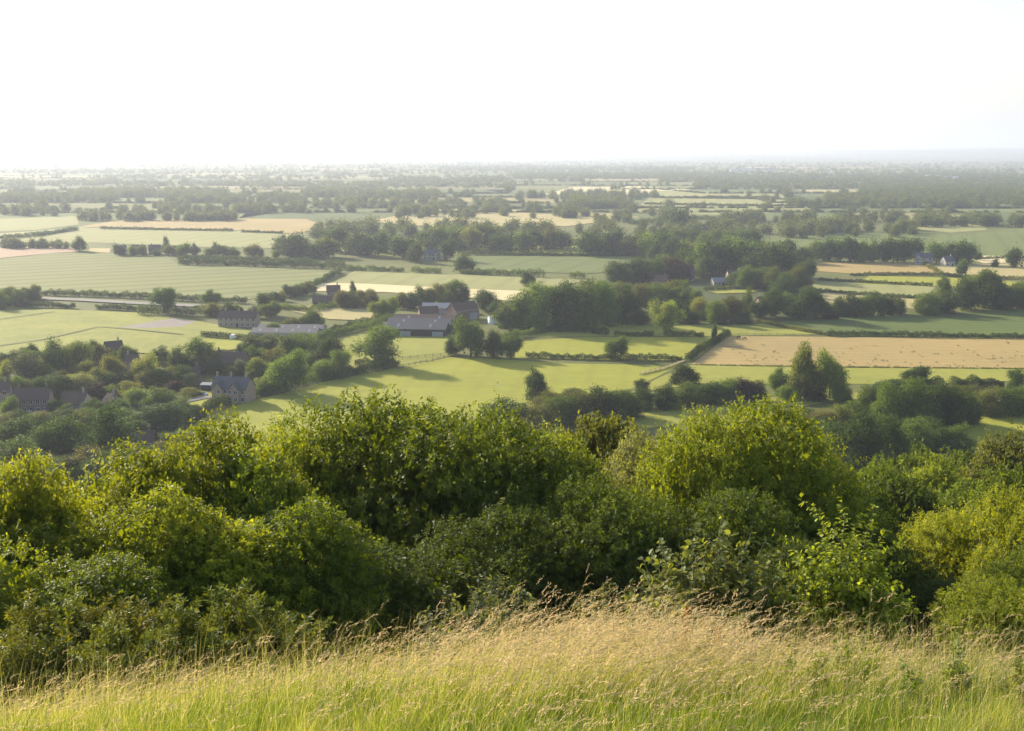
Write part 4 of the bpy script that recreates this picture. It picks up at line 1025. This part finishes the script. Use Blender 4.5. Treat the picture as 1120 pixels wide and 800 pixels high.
def horse(px, py, rot, mat, label):
    x, y, z = gp(px, py)
    J = [((0, 0, 1.15), .30), ((.5, 0, 1.18), .29), ((-.55, 0, 1.2), .30), ((.85, 0, 1.25), .2), ((1.15, 0, .95), .15), ((1.4, 0, .6), .12), ((1.55, 0, .32), .09), ((1.64, 0, .16), .06),
         ((-.85, 0, 1.15), .07), ((-1.0, 0, .75), .05)]
    E = [(0, 1), (0, 2), (1, 3), (3, 4), (4, 5), (5, 6), (6, 7), (2, 8), (8, 9)]
    for s in (-.17, .17):
        b = len(J); J += [((.62, s, .85), .13), ((.62, s, .5), .07), ((.64, s, .06), .055)]; E += [(1, b), (b, b + 1), (b + 1, b + 2)]
        b = len(J); J += [((-.6, s, .9), .17), ((-.5, s, .68), .1), ((-.74, s, .5), .07), ((-.68, s, .06), .055)]; E += [(2, b), (b, b + 1), (b + 1, b + 2), (b + 2, b + 3)]
    me = bpy.data.meshes.new('horse'); me.from_pydata([j[0] for j in J], E, []); me.materials.append(mat)
    o = link('horse', me); o.location = (x, y, z + .55); o.rotation_euler = (0, 0, math.radians(rot)); o.location.z = z + .5
    m = o.modifiers.new('Skin', 'SKIN')
    for v, j in zip(me.skin_vertices[0].data, J): v.radius = (j[1], j[1])
    me.skin_vertices[0].data[0].use_root = True
    s = o.modifiers.new('Subsurf', 'SUBSURF'); s.levels = s.render_levels = 1
    o.location.z = z + .3
    tag(o, label, 'horse', 'grazing horses')
horse(808, 371.5, 195, HORSE, 'dark horse grazing at the upper corner of the tan field')
horse(814, 373, 10, HORSE2, 'bay horse grazing just right of the dark horse')

def weeds():
    r = np.random.default_rng(4); P = []
    for _ in range(130):
        px, py = r.uniform(790, 1125), 374 + 28 * r.random() ** .6; P.append((*plain(px, py), r.uniform(.2, .6)))
    for _ in range(60):
        px, py = r.uniform(510, 640), r.uniform(262, 278); P.append((*plain(px, py), r.uniform(1.5, 4)))
    P = np.array(P); n = len(P); m = 22
    s = np.repeat(P[:, 2], m)
    pos = np.stack([np.repeat(P[:, 0], m), np.repeat(P[:, 1], m), np.zeros(n * m) + .2], 1) + np.abs(r.normal(size=(n * m, 3))) * np.array([.7, .7, .55]) * s[:, None] * r.choice([-1, 1], (n * m, 3)) * [1, 1, 0] + np.array([0, 0, 1]) * (r.random(n * m) * s)[:, None]
    v, f = leaves(pos, sph(n * m, r), sph(n * m, r), s * .6, s * .35)
    o = link('weeds', mesh_np('weeds', v, f, [LEAF], r.random(n * m))); o.color = (.05, .06, .022, 1)
    tag(o, 'dark thistle clumps dotted over the tan hay field', 'weeds', kind='stuff')
weeds()
# ------------------------------------------------------------------ trees of the hillside, leaf by leaf
def spray_leaves(P, o, r, per, L, W, slen, up=.5):
    n = len(P)
    ax = unit(o * .7 + [0, 0, up] + r.normal(size=(n, 3)) * .4)
    ln = slen * r.uniform(.6, 1.35, n); ln = np.where(r.random(n) < .08, ln * 1.7, ln)
    A = np.repeat(ax, per, 0); O = np.repeat(o, per, 0)
    t = r.uniform(.05, 1, n * per)
    bend = np.array([.12, 0, -.22]) * (t ** 2 * np.repeat(ln, per))[:, None]
    side = unit(np.cross(A, r.normal(size=(n * per, 3))))
    pos = np.repeat(P, per, 0) + A * (t * np.repeat(ln, per))[:, None] + bend + side * (r.uniform(0, .1, n * per) * slen)[:, None]
    d = unit(A * .6 + side + r.normal(size=(n * per, 3)) * .3 + [0, 0, -.25])
    nr = unit(O * .35 + [0, 0, .75] + r.normal(size=(n * per, 3)) * .5)
    sz = r.uniform(.6, 1.25, n * per) * (1 - .35 * t)
    v, f = leaves(pos, d, nr, L * sz, W * sz)
    tone = np.clip(np.repeat(r.normal(.45, .17, n), per) + (t - .5) * .25 + r.normal(0, .12, n * per), 0, 1)
    return v, f, tone

def near_crown(seed, nspr, per, L, W, slen, S=(8, 8, 8), nl=24, fill=9000):
    r = np.random.default_rng(seed); C, R = [(0, 0, .5), (.1, -.05, .42), (-.1, .08, .4)], [.30, .28, .28]
    for i in range(nl):
        u = sph(1, r)[0]; u[2] = abs(u[2]) if r.random() < .68 else u[2]
        rr = r.uniform(.13, .22); q = r.uniform(.75, 1.0)
        C.append((u[0] * (.53 - rr) * q, u[1] * (.53 - rr) * q, .42 + u[2] * ((.60 - rr) * q if u[2] > 0 else .42))); R.append(rr)
    C, R = np.array(C), np.array(R)
    k = r.choice(len(R), nspr * 3, p=R ** 2 / (R ** 2).sum())
    o = sph(nspr * 3, r)
    P = C[k] + o * (R[k] * r.uniform(.72, .97, nspr * 3))[:, None]
    dd = np.linalg.norm(P[:, None] - C[None], axis=2) / R[None]
    keep = ((dd < .7).sum(1) == 0)
    keep &= P[:, 2] > .02
    P, o = P[keep][:nspr], o[keep][:nspr]
    v, f, t = spray_leaves(P * np.array(S), o, r, per, L, W, slen)
    # inner leaves, filling the lobes
    k = r.choice(len(R), fill, p=R ** 3 / (R ** 3).sum()); o = sph(fill, r)
    Q = (C[k] + o * (R[k] * r.uniform(.3, .82, fill))[:, None]) * np.array(S)
    Q[:, 2] = np.maximum(Q[:, 2], .1)
    v2, f2 = leaves(Q, sph(fill, r), unit(sph(fill, r) + [0, 0, .5]), L * r.uniform(1.6, 2.4, fill), W * r.uniform(2, 3, fill))
    return np.concatenate([v, v2]), np.concatenate([f, f2 + len(v)]), np.concatenate([t, np.clip(r.normal(.4, .12, fill), 0, 1)])

NEAR, NEAR_H = {}, {}
def near_proto(k):
    if k not in NEAR:
        kind, var = k
        if kind == 'fine': v, f, t = near_crown(50 + var, 3000, 24, .14, .066, .5, nl=26)
        elif kind == 'big': v, f, t = near_crown(150 + var, 2500, 22, .18, .09, .6, nl=24)
        elif kind == 'far': v, f, t = near_crown(250 + var, 2400, 16, .26, .14, .6, nl=30)
        NEAR_H[k] = float(np.percentile(v[:, 2], 99.6))
        NEAR[k] = (mesh_np('crown', v, f, [LEAF_NEAR if kind != 'far' else LEAF], t), trunk_mesh('round', 900 + var, 8.0, 9, .02))
    return NEAR[k]

HG = 'trees clothing the hillside'
def hill_tree(px, d, ytop, w, kind, tint, label, name='broadleaf_tree', hmin=4.0):
    r = ray(px, ytop); t = d / r[1]; x, ztop = r[0] * t, CAM_Z + r[2] * t
    zg = float(hz(x, d)); h = max(hmin, ztop - zg + .15)
    nk = (kind, int(rng.integers(0, 3))); cm, tm = near_proto(nk)
    e = empty(name, (x, d, zg), rng.uniform(0, 6.28), (w / 8, w / 8, h / NEAR_H[nk]))
    c = np.array(tint if isinstance(tint, tuple) else TINT[tint][0]) * rng.uniform(.9, 1.12)
    k = link('crown', cm, e); k.color = (*c, 1)
    link('trunk', tm, e)
    tag(e, label, 'tree', HG); return e

ASH = (.185, .222, .024); SHADEG = (.078, .110, .016); GOLDG = (.23, .26, .024); MIDG = (.124, .165, .02); GREYG = (.22, .24, .13)  # the darkest green has the canopy's shade put into the leaf colour
for a in [
    (452, 40, 446, 11.5, 'fine', MIDG, 'tallest central tree of the hillside, its top against the pasture'),
    (380, 42, 456, 9.0, 'fine', MIDG, 'rounded tree just left of the tallest central hillside tree'),
    (318, 40, 470, 7.5, 'fine', ASH, 'yellow-green tree between the pasture and the central thicket'),
    (548, 41, 470, 9.5, 'fine', MIDG, 'dense green tree just right of the tallest central tree'),
    (600, 45, 476, 8.5, 'fine', ASH, 'yellow-topped tree below the scrub belt in the middle'),
    (655, 52, 468, 8.0, 'far', 'olive', 'dull olive tree behind the whitish-leaved one'),
    (700, 47, 480, 6.5, 'fine', GREYG, 'tree with whitish grey-green leaves in the middle of the thicket', 'whitebeam_tree'),
    (762, 43, 466, 7.0, 'fine', ASH, 'bright yellow-green tree left of the great right-hand one'),
    (835, 45, 450, 11.0, 'fine', ASH, 'great bright-topped tree right of the whitish-leaved one'),
    (895, 52, 488, 7.5, 'fine', MIDG, 'green shoulder tree at the right flank of the great one'),
    (505, 31, 592, 6.5, 'fine', SHADEG, 'deep green tree filling the middle thicket before the tallest'),
    (395, 29, 606, 6.0, 'fine', SHADEG, 'deep green tree below the rounded left-central tree'),
    (590, 33, 566, 7.0, 'fine', SHADEG, 'deep green tree in shade right of the middle thicket'),
    (668, 35, 540, 6.5, 'fine', SHADEG, 'deep green tree in shade under the whitish-leaved one'),
    (800, 34, 545, 7.0, 'fine', SHADEG, 'deep green tree behind the large-leaved shrub'),
    (250, 31, 474, 6.5, 'big', ASH, 'large-leaved yellow-green tree below the pasture corner'),
    (190, 29, 497, 6.0, 'big', ASH, 'sunlit yellow-green tree beneath the lowest village house'),
    (285, 29, 512, 6.0, 'big', MIDG, 'green glossy tree left of the central thicket'),
    (122, 31, 518, 6.2, 'big', ASH, 'yellow-green tree below the tallest dark village tree'),
    (60, 27, 552, 5.8, 'big', GOLDG, 'golden-green sunlit tree low on the left slope'),
    (5, 26, 512, 5.0, 'big', GOLDG, 'golden-green tree cut by the picture edge on the left'),
    (160, 24.5, 552, 5.0, 'big', ASH, 'leafy yellow-green tree above the juniper bushes'),
    (238, 25, 580, 5.2, 'big', GOLDG, 'golden-green bushy tree between junipers and middle thicket'),
    (318, 26, 565, 5.0, 'big', MIDG, 'low green tree at the lower left of the middle thicket'),
    (12, 22, 608, 4.6, 'big', ASH, 'low yellow-green tree behind the leftmost juniper'),
    (98, 21.5, 622, 4.4, 'big', MIDG, 'low green tree right behind the juniper bushes'),
    (-50, 24, 555, 5.5, 'big', ASH, 'yellow-green tree mostly outside the picture on the left'),
    (935, 62, 535, 7.0, 'far', SHADEG, 'deep green tree behind the bright sapling'),
    (985, 75, 528, 9.0, 'far', SHADEG, 'deep green tree in the hollow right of the sapling'),
    (960, 100, 512, 10, 'far', MIDG, 'green tree on the far side of the hollow'),
    (1020, 105, 508, 11, 'far', ASH, 'light green tree on the slope under the dark wood'),
    (1000, 135, 494, 12, 'far', MIDG, 'green tree crowning the slope under the dark wood'),
    (1060, 120, 500, 12, 'far', MIDG, 'green tree on the slope below the small paddock'),
    (1112, 110, 478, 13, 'far', 'olive', 'olive tree at the picture edge below the small paddock'),
    (1060, 85, 535, 10, 'far', MIDG, 'green tree behind the big light green rounded one'),
    (1120, 75, 520, 10, 'far', MIDG, 'green tree at the picture edge above the rounded one'),
    (1068, 54, 562, 8.5, 'fine', GOLDG, 'big light yellow-green rounded tree on the right slope'),
    (1125, 50, 548, 7.0, 'fine', GOLDG, 'light yellow-green tree cut by the picture edge on the right'),
    (985, 48, 598, 6.5, 'fine', SHADEG, 'deep green tree in the dark hollow right of the sapling'),
    (925, 42, 575, 6.0, 'fine', SHADEG, 'deep green tree directly behind the sapling'),
    (1030, 40, 640, 5.5, 'fine', SHADEG, 'deep green tree below the light rounded tree'),
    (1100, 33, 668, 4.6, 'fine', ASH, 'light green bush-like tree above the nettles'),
    (870, 30, 600, 5.0, 'fine', SHADEG, 'deep green tree left behind the sapling'),
    (1160, 42, 610, 7.0, 'fine', MIDG, 'green tree mostly outside the picture on the right'),
]: hill_tree(*a)

# ------------------------------------------------------------------ shrubs on the crest
def leafy(seed, n, H, spread, L, W, nleaf, lean=(.1, 0), rs=.012, whorl=.12, droop=.25, nside=3):
    """upright stems with side twigs, leaves along them; returns stem mesh data and leaf arrays"""
    r = np.random.default_rng(seed); b = MB(); P, D = [], []
    for i in range(n):
        a = r.uniform(0, 6.28); sp = spread * r.random() ** .6; h = H * r.uniform(.6, 1.0) * (1 - .35 * sp / max(spread, 1e-3))
        p0 = np.array([math.cos(a) * sp * .25, math.sin(a) * sp * .25, -.15]); p2 = np.array([math.cos(a) * sp + lean[0] * h, math.sin(a) * sp + lean[1] * h, h])
        p1 = (p0 + p2) / 2 + np.array([-math.cos(a) * sp * .18, -math.sin(a) * sp * .18, .06 * h])
        path = [p0, p1, p2]; b.tube(path, [rs, rs * .7, rs * .25], 5)
        bz = lambda t: (1 - t) ** 2 * p0 + 2 * t * (1 - t) * (2 * p1 - (p0 + p2) / 2) + t * t * p2
        for t in r.uniform(.2, 1.0, nleaf): P.append(bz(t)); D.append(unit(p2 - p0))
        for s in range(nside):
            t0 = r.uniform(.3, .85); q0 = bz(t0); dr = unit(unit(p2 - p0) * .6 + sph(1, r)[0] * .9); ln = h * r.uniform(.18, .34)
            q1 = q0 + dr * ln; b.tube([q0, q1], [rs * .45, rs * .15], 4)
            for t in r.uniform(.2, 1.05, nleaf // 2): P.append(q0 + (q1 - q0) * t); D.append(dr)
    P, D = np.array(P), np.array(D); m = len(P)
    side = unit(np.cross(D, r.normal(size=(m, 3))))
    d = unit(D * .5 + side + [0, 0, -droop] + r.normal(size=(m, 3)) * .2)
    nr = unit(np.array([0, 0, 1.0]) + D * .3 + r.normal(size=(m, 3)) * .45)
    sz = r.uniform(.55, 1.15, m)
    # two quads a leaf: folded along the midrib, with a rounder outline
    s = unit(np.cross(d, nr)); nn = np.cross(s, d); Ls, Ws = (L * sz)[:, None], (W * sz)[:, None]
    p = P + side * .01
    v = np.stack([p, p + d * Ls * .3 + s * Ws * .46 + nn * Ws * .14, p + d * Ls * .68 + s * Ws * .40 + nn * Ws * .08, p + d * Ls - nn * Ls * .12,
                  p + d * Ls * .68 - s * Ws * .40 + nn * Ws * .08, p + d * Ls * .3 - s * Ws * .46 + nn * Ws * .14], 1).reshape(-1, 3)
    base = (np.arange(m) * 6)[:, None]
    f = np.concatenate([base + [0, 1, 2, 3], base + [0, 3, 4, 5]])
    tone = np.clip(r.normal(.5, .2, m), 0, 1)
    return b, v, f, np.concatenate([tone, tone])

STEM = plain_mat('green_stem', (.12, .13, .05), .7, .2, .3, 9)
def place_at(px, d, ytop=None):
    r = ray(px, ytop if ytop is not None else 400); t = d / r[1]; x = r[0] * t
    z = float(hz(x, d)); return x, z, (CAM_Z + r[2] * t - z)
PLANT = {}
def plant(key, px, d, ytop, tint, label, name, cat, group=None, build=None, mat=LEAF_NEAR, rz=None, base_h=None, wide=1.0):
    if key not in PLANT:
        b, v, f, t = leafy(**build)
        PLANT[key] = (b.mesh('stem', [STEM], True), mesh_np('foliage', v, f, [mat], t), float(v[:, 2].max()))
    sm, fm, H0 = PLANT[key]
    x, z, h = place_at(px, d, ytop); s = max(.3, h / H0)
    e = empty(name, (x, d, z), rng.uniform(0, 6.28) if rz is None else rz, (s * wide, s * wide, s))
    link('stem', sm, e); k = link('foliage', fm, e); k.color = (*[c * rng.uniform(.9, 1.1) for c in tint], 1)
    tag(e, label, cat, group); return e

plant('broad', 768, 15.6, 562, (.16, .205, .07), 'large rounded shrub with broad glossy leaves on the crest', 'shrub', 'shrub', build=dict(seed=3, n=85, H=3.0, spread=1.35, L=.10, W=.072, nleaf=44, rs=.015, nside=5), rz=0)
plant('sapling', 918, 15, 540, (.22, .30, .04), 'bright yellow-green sapling with upright shoots on the crest', 'sapling', 'sapling', build=dict(seed=8, n=30, H=3.0, spread=.62, L=.07, W=.04, nleaf=90, rs=.012, nside=11), rz=.4)
plant('sapling', 960, 15.6, 610, (.20, .26, .04), 'lower green sapling just right of the bright one', 'sapling', 'sapling', rz=2)
plant('pale', 512, 17, 617, (.16, .19, .10), 'small pale grey-green elder bush before the dark thicket', 'shrub', 'shrub', build=dict(seed=12, n=46, H=2.2, spread=.85, L=.08, W=.036, nleaf=56, rs=.012, nside=4), rz=0)
plant('pale', 700, 16.8, 628, (.10, .13, .03), 'low green bush left below the broad-leaved shrub', 'shrub', 'shrub', rz=2)
plant('broad', 835, 15, 640, (.13, .17, .04), 'low leafy shrub between the broad-leaved shrub and the sapling', 'shrub', 'shrub', rz=2.2, wide=1.25)
JB = dict(seed=21, n=60, H=1.7, spread=.9, L=.06, W=.020, nleaf=150, rs=.009, droop=-.3, nside=7)
for i, (px, d, yt, lab) in enumerate([(8, 15.2, 668, 'leftmost feathery juniper bush at the picture edge'), (52, 16, 664, 'tall feathery juniper bush second from the left'), (98, 14.8, 690, 'low feathery juniper bush between two taller ones'),
        (132, 16.2, 662, 'feathery juniper with an upright plume, middle of the row'), (178, 16, 672, 'broad feathery juniper bush right of the middle plume'), (228, 16.6, 648, 'tallest feathery juniper bush with ragged tips'),
        (268, 16.2, 676, 'low feathery juniper bush at the right end of the row'), (35, 14.4, 704, 'lowest feathery juniper in front of the row')]):
    plant('juniper', px, d, yt - 14, (.165, .20, .026), lab, 'juniper_bush', 'bush', 'juniper bushes on the crest', build=JB, mat=NEEDLE, wide=1.15)
for i in range(34):
    px = rng.uniform(810, 1135); d = rng.uniform(9.4, 13.0)
    base = 0.62 + .3 * (px > 930)
    x, z, _ = place_at(px, d); hh = rng.uniform(.42, .74)
    yt = 400 - 1200 * math.tan(math.atan2(z + hh - CAM_Z, d) + TH)
    plant(('nettle', i % 4), px, d, yt, (.24, .29, .06) if i % 3 else (.27, .29, .13), 'leafy green nettle in the weedy patch on the right of the crest', 'nettle_plant', 'plant', 'nettles on the right of the crest',
          build=dict(seed=40 + i % 4, n=4, H=1.0, spread=.16, L=.06, W=.03, nleaf=50, rs=.005, nside=2, lean=(.12, 0)))
for i in range(9):
    px = rng.uniform(715, 850); d = rng.uniform(11.4, 13.4); x, z, _ = place_at(px, d); hh = rng.uniform(.45, .7)
    yt = 400 - 1200 * math.tan(math.atan2(z + hh - CAM_Z, d) + TH)
    plant(('nettle', i % 4), px, d, yt, (.26, .32, .06), 'leafy light green weed among the straw grass by the broad-leaved shrub', 'weed_plant', 'plant', 'leafy weeds by the broad-leaved shrub')

def dock(px, d, h, label):
    x, z, _ = place_at(px, d); e = empty('dock_plant', (x, d, z)); tag(e, label, 'plant', 'rusty dock plants')
    r = np.random.default_rng(int(px)); b = MB(); b.tube([(0, 0, -.1), (.01, 0, h * .5), (.04, 0, h)], [.007, .005, .002], 5); b.obj('stem', STEM, e)
    n = 900; t = r.random(n) ** .9; zz = h * (.42 + .58 * t); rad = .055 * (1.15 - t) + .008
    a = r.uniform(0, 6.28, n); q = rad * r.random(n)
    pos = np.stack([.04 * t + np.cos(a) * q, np.sin(a) * q, zz], 1)
    v, f = leaves(pos, unit(np.stack([np.cos(a), np.sin(a), np.full(n, .6)], 1)), sph(n, r), .022, .016)
    k = link('seed_head', mesh_np('seed_head', v, f, [LEAF], r.random(n)), e); k.color = (.30, .10, .03, 1)
dock(757, 12.4, 1.05, 'tallest rusty red dock spire before the broad-leaved shrub')
dock(794, 12.6, .85, 'shorter rusty dock spire right of the tallest one')
dock(745, 12.8, .6, 'lowest rusty dock spire left of the tallest one')

# ------------------------------------------------------------------ grass
def blades(P, H, lean, curve, Wd, r):
    n = len(P); a = r.uniform(0, 6.28, n); wd = np.stack([np.cos(a), np.sin(a), np.zeros(n)], 1) * Wd[:, None] / 2
    vs = []
    for t, w in ((0, 1.), (.4, .85), (.75, .55)):
        c = P + lean * (H * (t * .55 + curve * t * t))[:, None] + np.array([0, 0, 1]) * (H * t * (1 - .28 * curve * t))[:, None]
        vs += [c - wd * w, c + wd * w]
    t = 1; vs.append(P + lean * (H * (.55 + curve))[:, None] + np.array([0, 0, 1]) * (H * (1 - .28 * curve) * .97)[:, None])
    v = np.stack(vs, 1).reshape(-1, 3); b = (np.arange(n) * 7)[:, None]
    return v, np.concatenate([b + [0, 1, 3, 2], b + [2, 3, 5, 4]]), b + [4, 5, 6]

def grass_mat():
    m, nt, out = new_mat('meadow_grass')
    at = N(nt, 'ShaderNodeAttribute', attribute_name='tone')
    c = ramp(nt, at.outputs['Fac'], [(0, (.05, .10, .012)), (.3, (.145, .195, .02)), (.55, (.255, .27, .045)), (.78, (.42, .37, .15)), (1, (.56, .48, .29))])
    t = mixc(nt, 1.0, c, (1.3, 1.3, .6), 'MULTIPLY')
    leafy_bsdf(nt, out, c, .5, t, .5, .3); return m
GRASS = grass_mat()
HEAD = foliage_mat('seed_heads', .45, .4, .7, .15, (1.2, 1.1, .9))

def patch(x, y, k, ph):
    return .5 + .25 * (np.sin(x * k + ph) * np.cos(y * k * 1.3 - ph) + np.sin(x * k * 2.3 - y * k * 1.9 + ph * 2) * .7 + np.sin(x * k * 5.1 + y * k * 4.3) * .4)

def grass():
    r = np.random.default_rng(9); n = 330000
    y = 4.2 + 12.3 * r.random(n) ** .9; x = (r.random(n) * 2 - 1) * (.54 * y + 3.4)
    nt_ = 12500; ty = 4.2 + 12.3 * r.random(nt_) ** .9; tx = (r.random(nt_) * 2 - 1) * (.54 * ty + 3.4); th = r.uniform(.5, 1.8, nt_); tt = r.normal(0, .1, nt_)
    k = r.integers(0, nt_, n); tuft = r.random(n) < .62
    x = np.where(tuft, tx[k] + r.normal(0, .055, n), x); y = np.where(tuft, ty[k] + r.normal(0, .055, n), y)
    hk = np.where(tuft, th[k], .75); tk = np.where(tuft, tt[k], 0)
    crest = np.clip((y - 8.5) / 4, 0, 1); right = np.clip((x - 2.2) / 2, 0, 1); left = np.clip((-x - 2) / 3, 0, 1)
    pt = patch(x, y, .9, .4); p2 = patch(x, y, 2.3, 2)
    straw = np.clip(.12 + .46 * crest * (.35 + .9 * pt) + .2 * left * pt + .25 * (p2 - .5) + .16 * right, 0, 1)
    isd = r.random(n) < straw * .62
    tone = np.where(isd, r.normal(.80, .10, n), r.normal(.33, .12, n) + .5 * (pt - .5) - .06 * right + tk)
    H = (.115 + .13 * crest + .16 * p2) * hk * r.uniform(.4, 1.6, n) * np.where(isd, 1.25 + .5 * crest, 1.0)
    la = r.normal(0.1, 1.5, n); lm = np.abs(r.normal(.32, .25, n))
    lean = np.stack([np.cos(la) * lm, np.sin(la) * lm, np.zeros(n)], 1)
    P = np.stack([x, y, hz(x, y) - .02], 1)
    W = r.uniform(.0025, .0055, n) * np.where(isd, .75, 1.1)
    v, q, t = blades(P, H, lean, r.uniform(.2, .8, n), W, r)
    T = np.clip(tone, 0, 1)
    o = link('grass', mesh_np('grass', v, [q, t], [GRASS], np.concatenate([T, T, T])))
    tag(o, 'sunlit yellow-green meadow grass on the crest of the hill', 'grass', kind='stuff')
    # tall stems with nodding heads
    n = 8600
    px = np.where(r.random(n) < .5, r.normal(640, 130, n), r.uniform(-260, 1380, n)); y = np.clip(r.normal(12.0, 1.9, n), 6.4, 16.0)
    x = (px - 560) / 1200 * y * 1.01
    P = np.stack([x, y, hz(x, y)], 1)
    ctr = np.exp(-((px - 620) / 210) ** 2)
    H = (.40 + .26 * ctr + .5 * r.random(n) ** 2.5) * r.uniform(.7, 1.25, n) * np.clip((y - 4.5) / 6, .5, 1)
    la = r.normal(0, .55, n); lm = np.abs(r.normal(.62, .25, n))
    lean = np.stack([np.cos(la) * lm, np.sin(la) * lm, np.zeros(n)], 1); cv = r.uniform(.15, .5, n)
    v, q, t = blades(P, H, lean, cv, np.full(n, .0035), r)
    tip = v.reshape(n, 7, 3)[:, 6]; d0 = unit(tip - v.reshape(n, 7, 3)[:, 4])
    m = 16; k = np.tile(np.linspace(-.25, 1, m), n)[:, None]; HL = np.repeat(r.uniform(.07, .15, n), m)[:, None]
    D = np.repeat(d0, m, 0); LN = np.repeat(unit(lean), m, 0)
    pos = np.repeat(tip, m, 0) + D * HL * k + LN * HL * .55 * np.clip(k, 0, 1) ** 2 + np.array([0, 0, -1]) * HL * .38 * np.clip(k, 0, 1) ** 2
    dd = unit(D + LN * .5 + r.normal(size=(n * m, 3)) * .45 - [0, 0, .2])
    v2, f2 = leaves(pos + r.normal(size=(n * m, 3)) * .004, dd, sph(n * m, r), HL[:, 0] * .28 * r.uniform(.7, 1.2, n * m), HL[:, 0] * .065)
    T = np.clip(r.normal(.8, .1, n), 0, 1); T2 = np.clip(np.repeat(r.normal(.5, .25, n), m), 0, 1)
    me = mesh_np('seeding_grass', np.concatenate([v, v2]), [q, f2 + len(v), t], [GRASS, HEAD], np.concatenate([T, T, T2, T]), np.concatenate([np.zeros(2 * n), np.ones(n * m), np.zeros(n)]))
    o = link('seeding_grass', me); o.color = (.54, .44, .25, 1)
    tag(o, 'tall straw-coloured seeding grass leaning in the wind along the crest', 'grass', kind='stuff')
grass()

# ------------------------------------------------------------------ air, sun, sky, camera
HAZE_D = 1.2e-4
def haze():
    b = MB(); b.box(-46000, 46000, -120, 52000, -130, 480)
    m, nt, out = new_mat('valley_haze')
    v = N(nt, 'ShaderNodeVolumePrincipled', Density=HAZE_D, Anisotropy=.3)
    v.inputs['Color'].default_value = (.69, .76, .90, 1)
    nt.links.new(v.outputs[0], out.inputs['Volume'])
    tag(b.obj('haze', m), 'pale summer haze lying over the valley', 'haze', kind='stuff')
haze()

sd = bpy.data.lights.new('sun', 'SUN'); sd.energy = 5.0; sd.angle = math.radians(.55); sd.color = (1, .905, .745)
so = bpy.data.objects.new('sun', sd); col.objects.link(so)
to_sun = Vector((math.sin(SUN_AZ) * math.cos(SUN_EL), math.cos(SUN_AZ) * math.cos(SUN_EL), math.sin(SUN_EL)))
so.rotation_euler = to_sun.to_track_quat('Z', 'Y').to_euler(); so.location = (0, 0, 300)

w = bpy.data.worlds.new('World'); scene.world = w; w.use_nodes = True
nt = w.node_tree; bg = nt.nodes['Background']
sk = nt.nodes.new('ShaderNodeTexSky'); sk.sky_type = 'NISHITA'; sk.sun_disc = False
sk.sun_elevation = SUN_EL; sk.sun_rotation = SUN_AZ; sk.air_density = 1.0; sk.dust_density = 2.2; sk.ozone_density = 1.0; sk.altitude = 100
nt.links.new(sk.outputs[0], bg.inputs[0]); bg.inputs[1].default_value = .12

cd = bpy.data.cameras.new('camera'); cd.sensor_fit = 'HORIZONTAL'; cd.sensor_width = 36; cd.lens = 36 * F_PX / 1120
cd.clip_start = .1; cd.clip_end = 120000
co = bpy.data.objects.new('camera', cd); col.objects.link(co); co.location = (0, 0, CAM_Z); co.rotation_euler = (math.pi / 2 - TH, 0, 0)
scene.camera = co

vs = scene.view_settings; vs.view_transform = 'Standard'; vs.look = 'None'; vs.gamma = 1; vs.exposure = 1.15
cy = scene.cycles
cy.max_bounces = 5; cy.diffuse_bounces = 3; cy.glossy_bounces = 2; cy.transmission_bounces = 4; cy.volume_bounces = 0; cy.transparent_max_bounces = 4
cy.use_denoising = True
try: cy.denoiser = 'OPENIMAGEDENOISE'
except Exception: pass
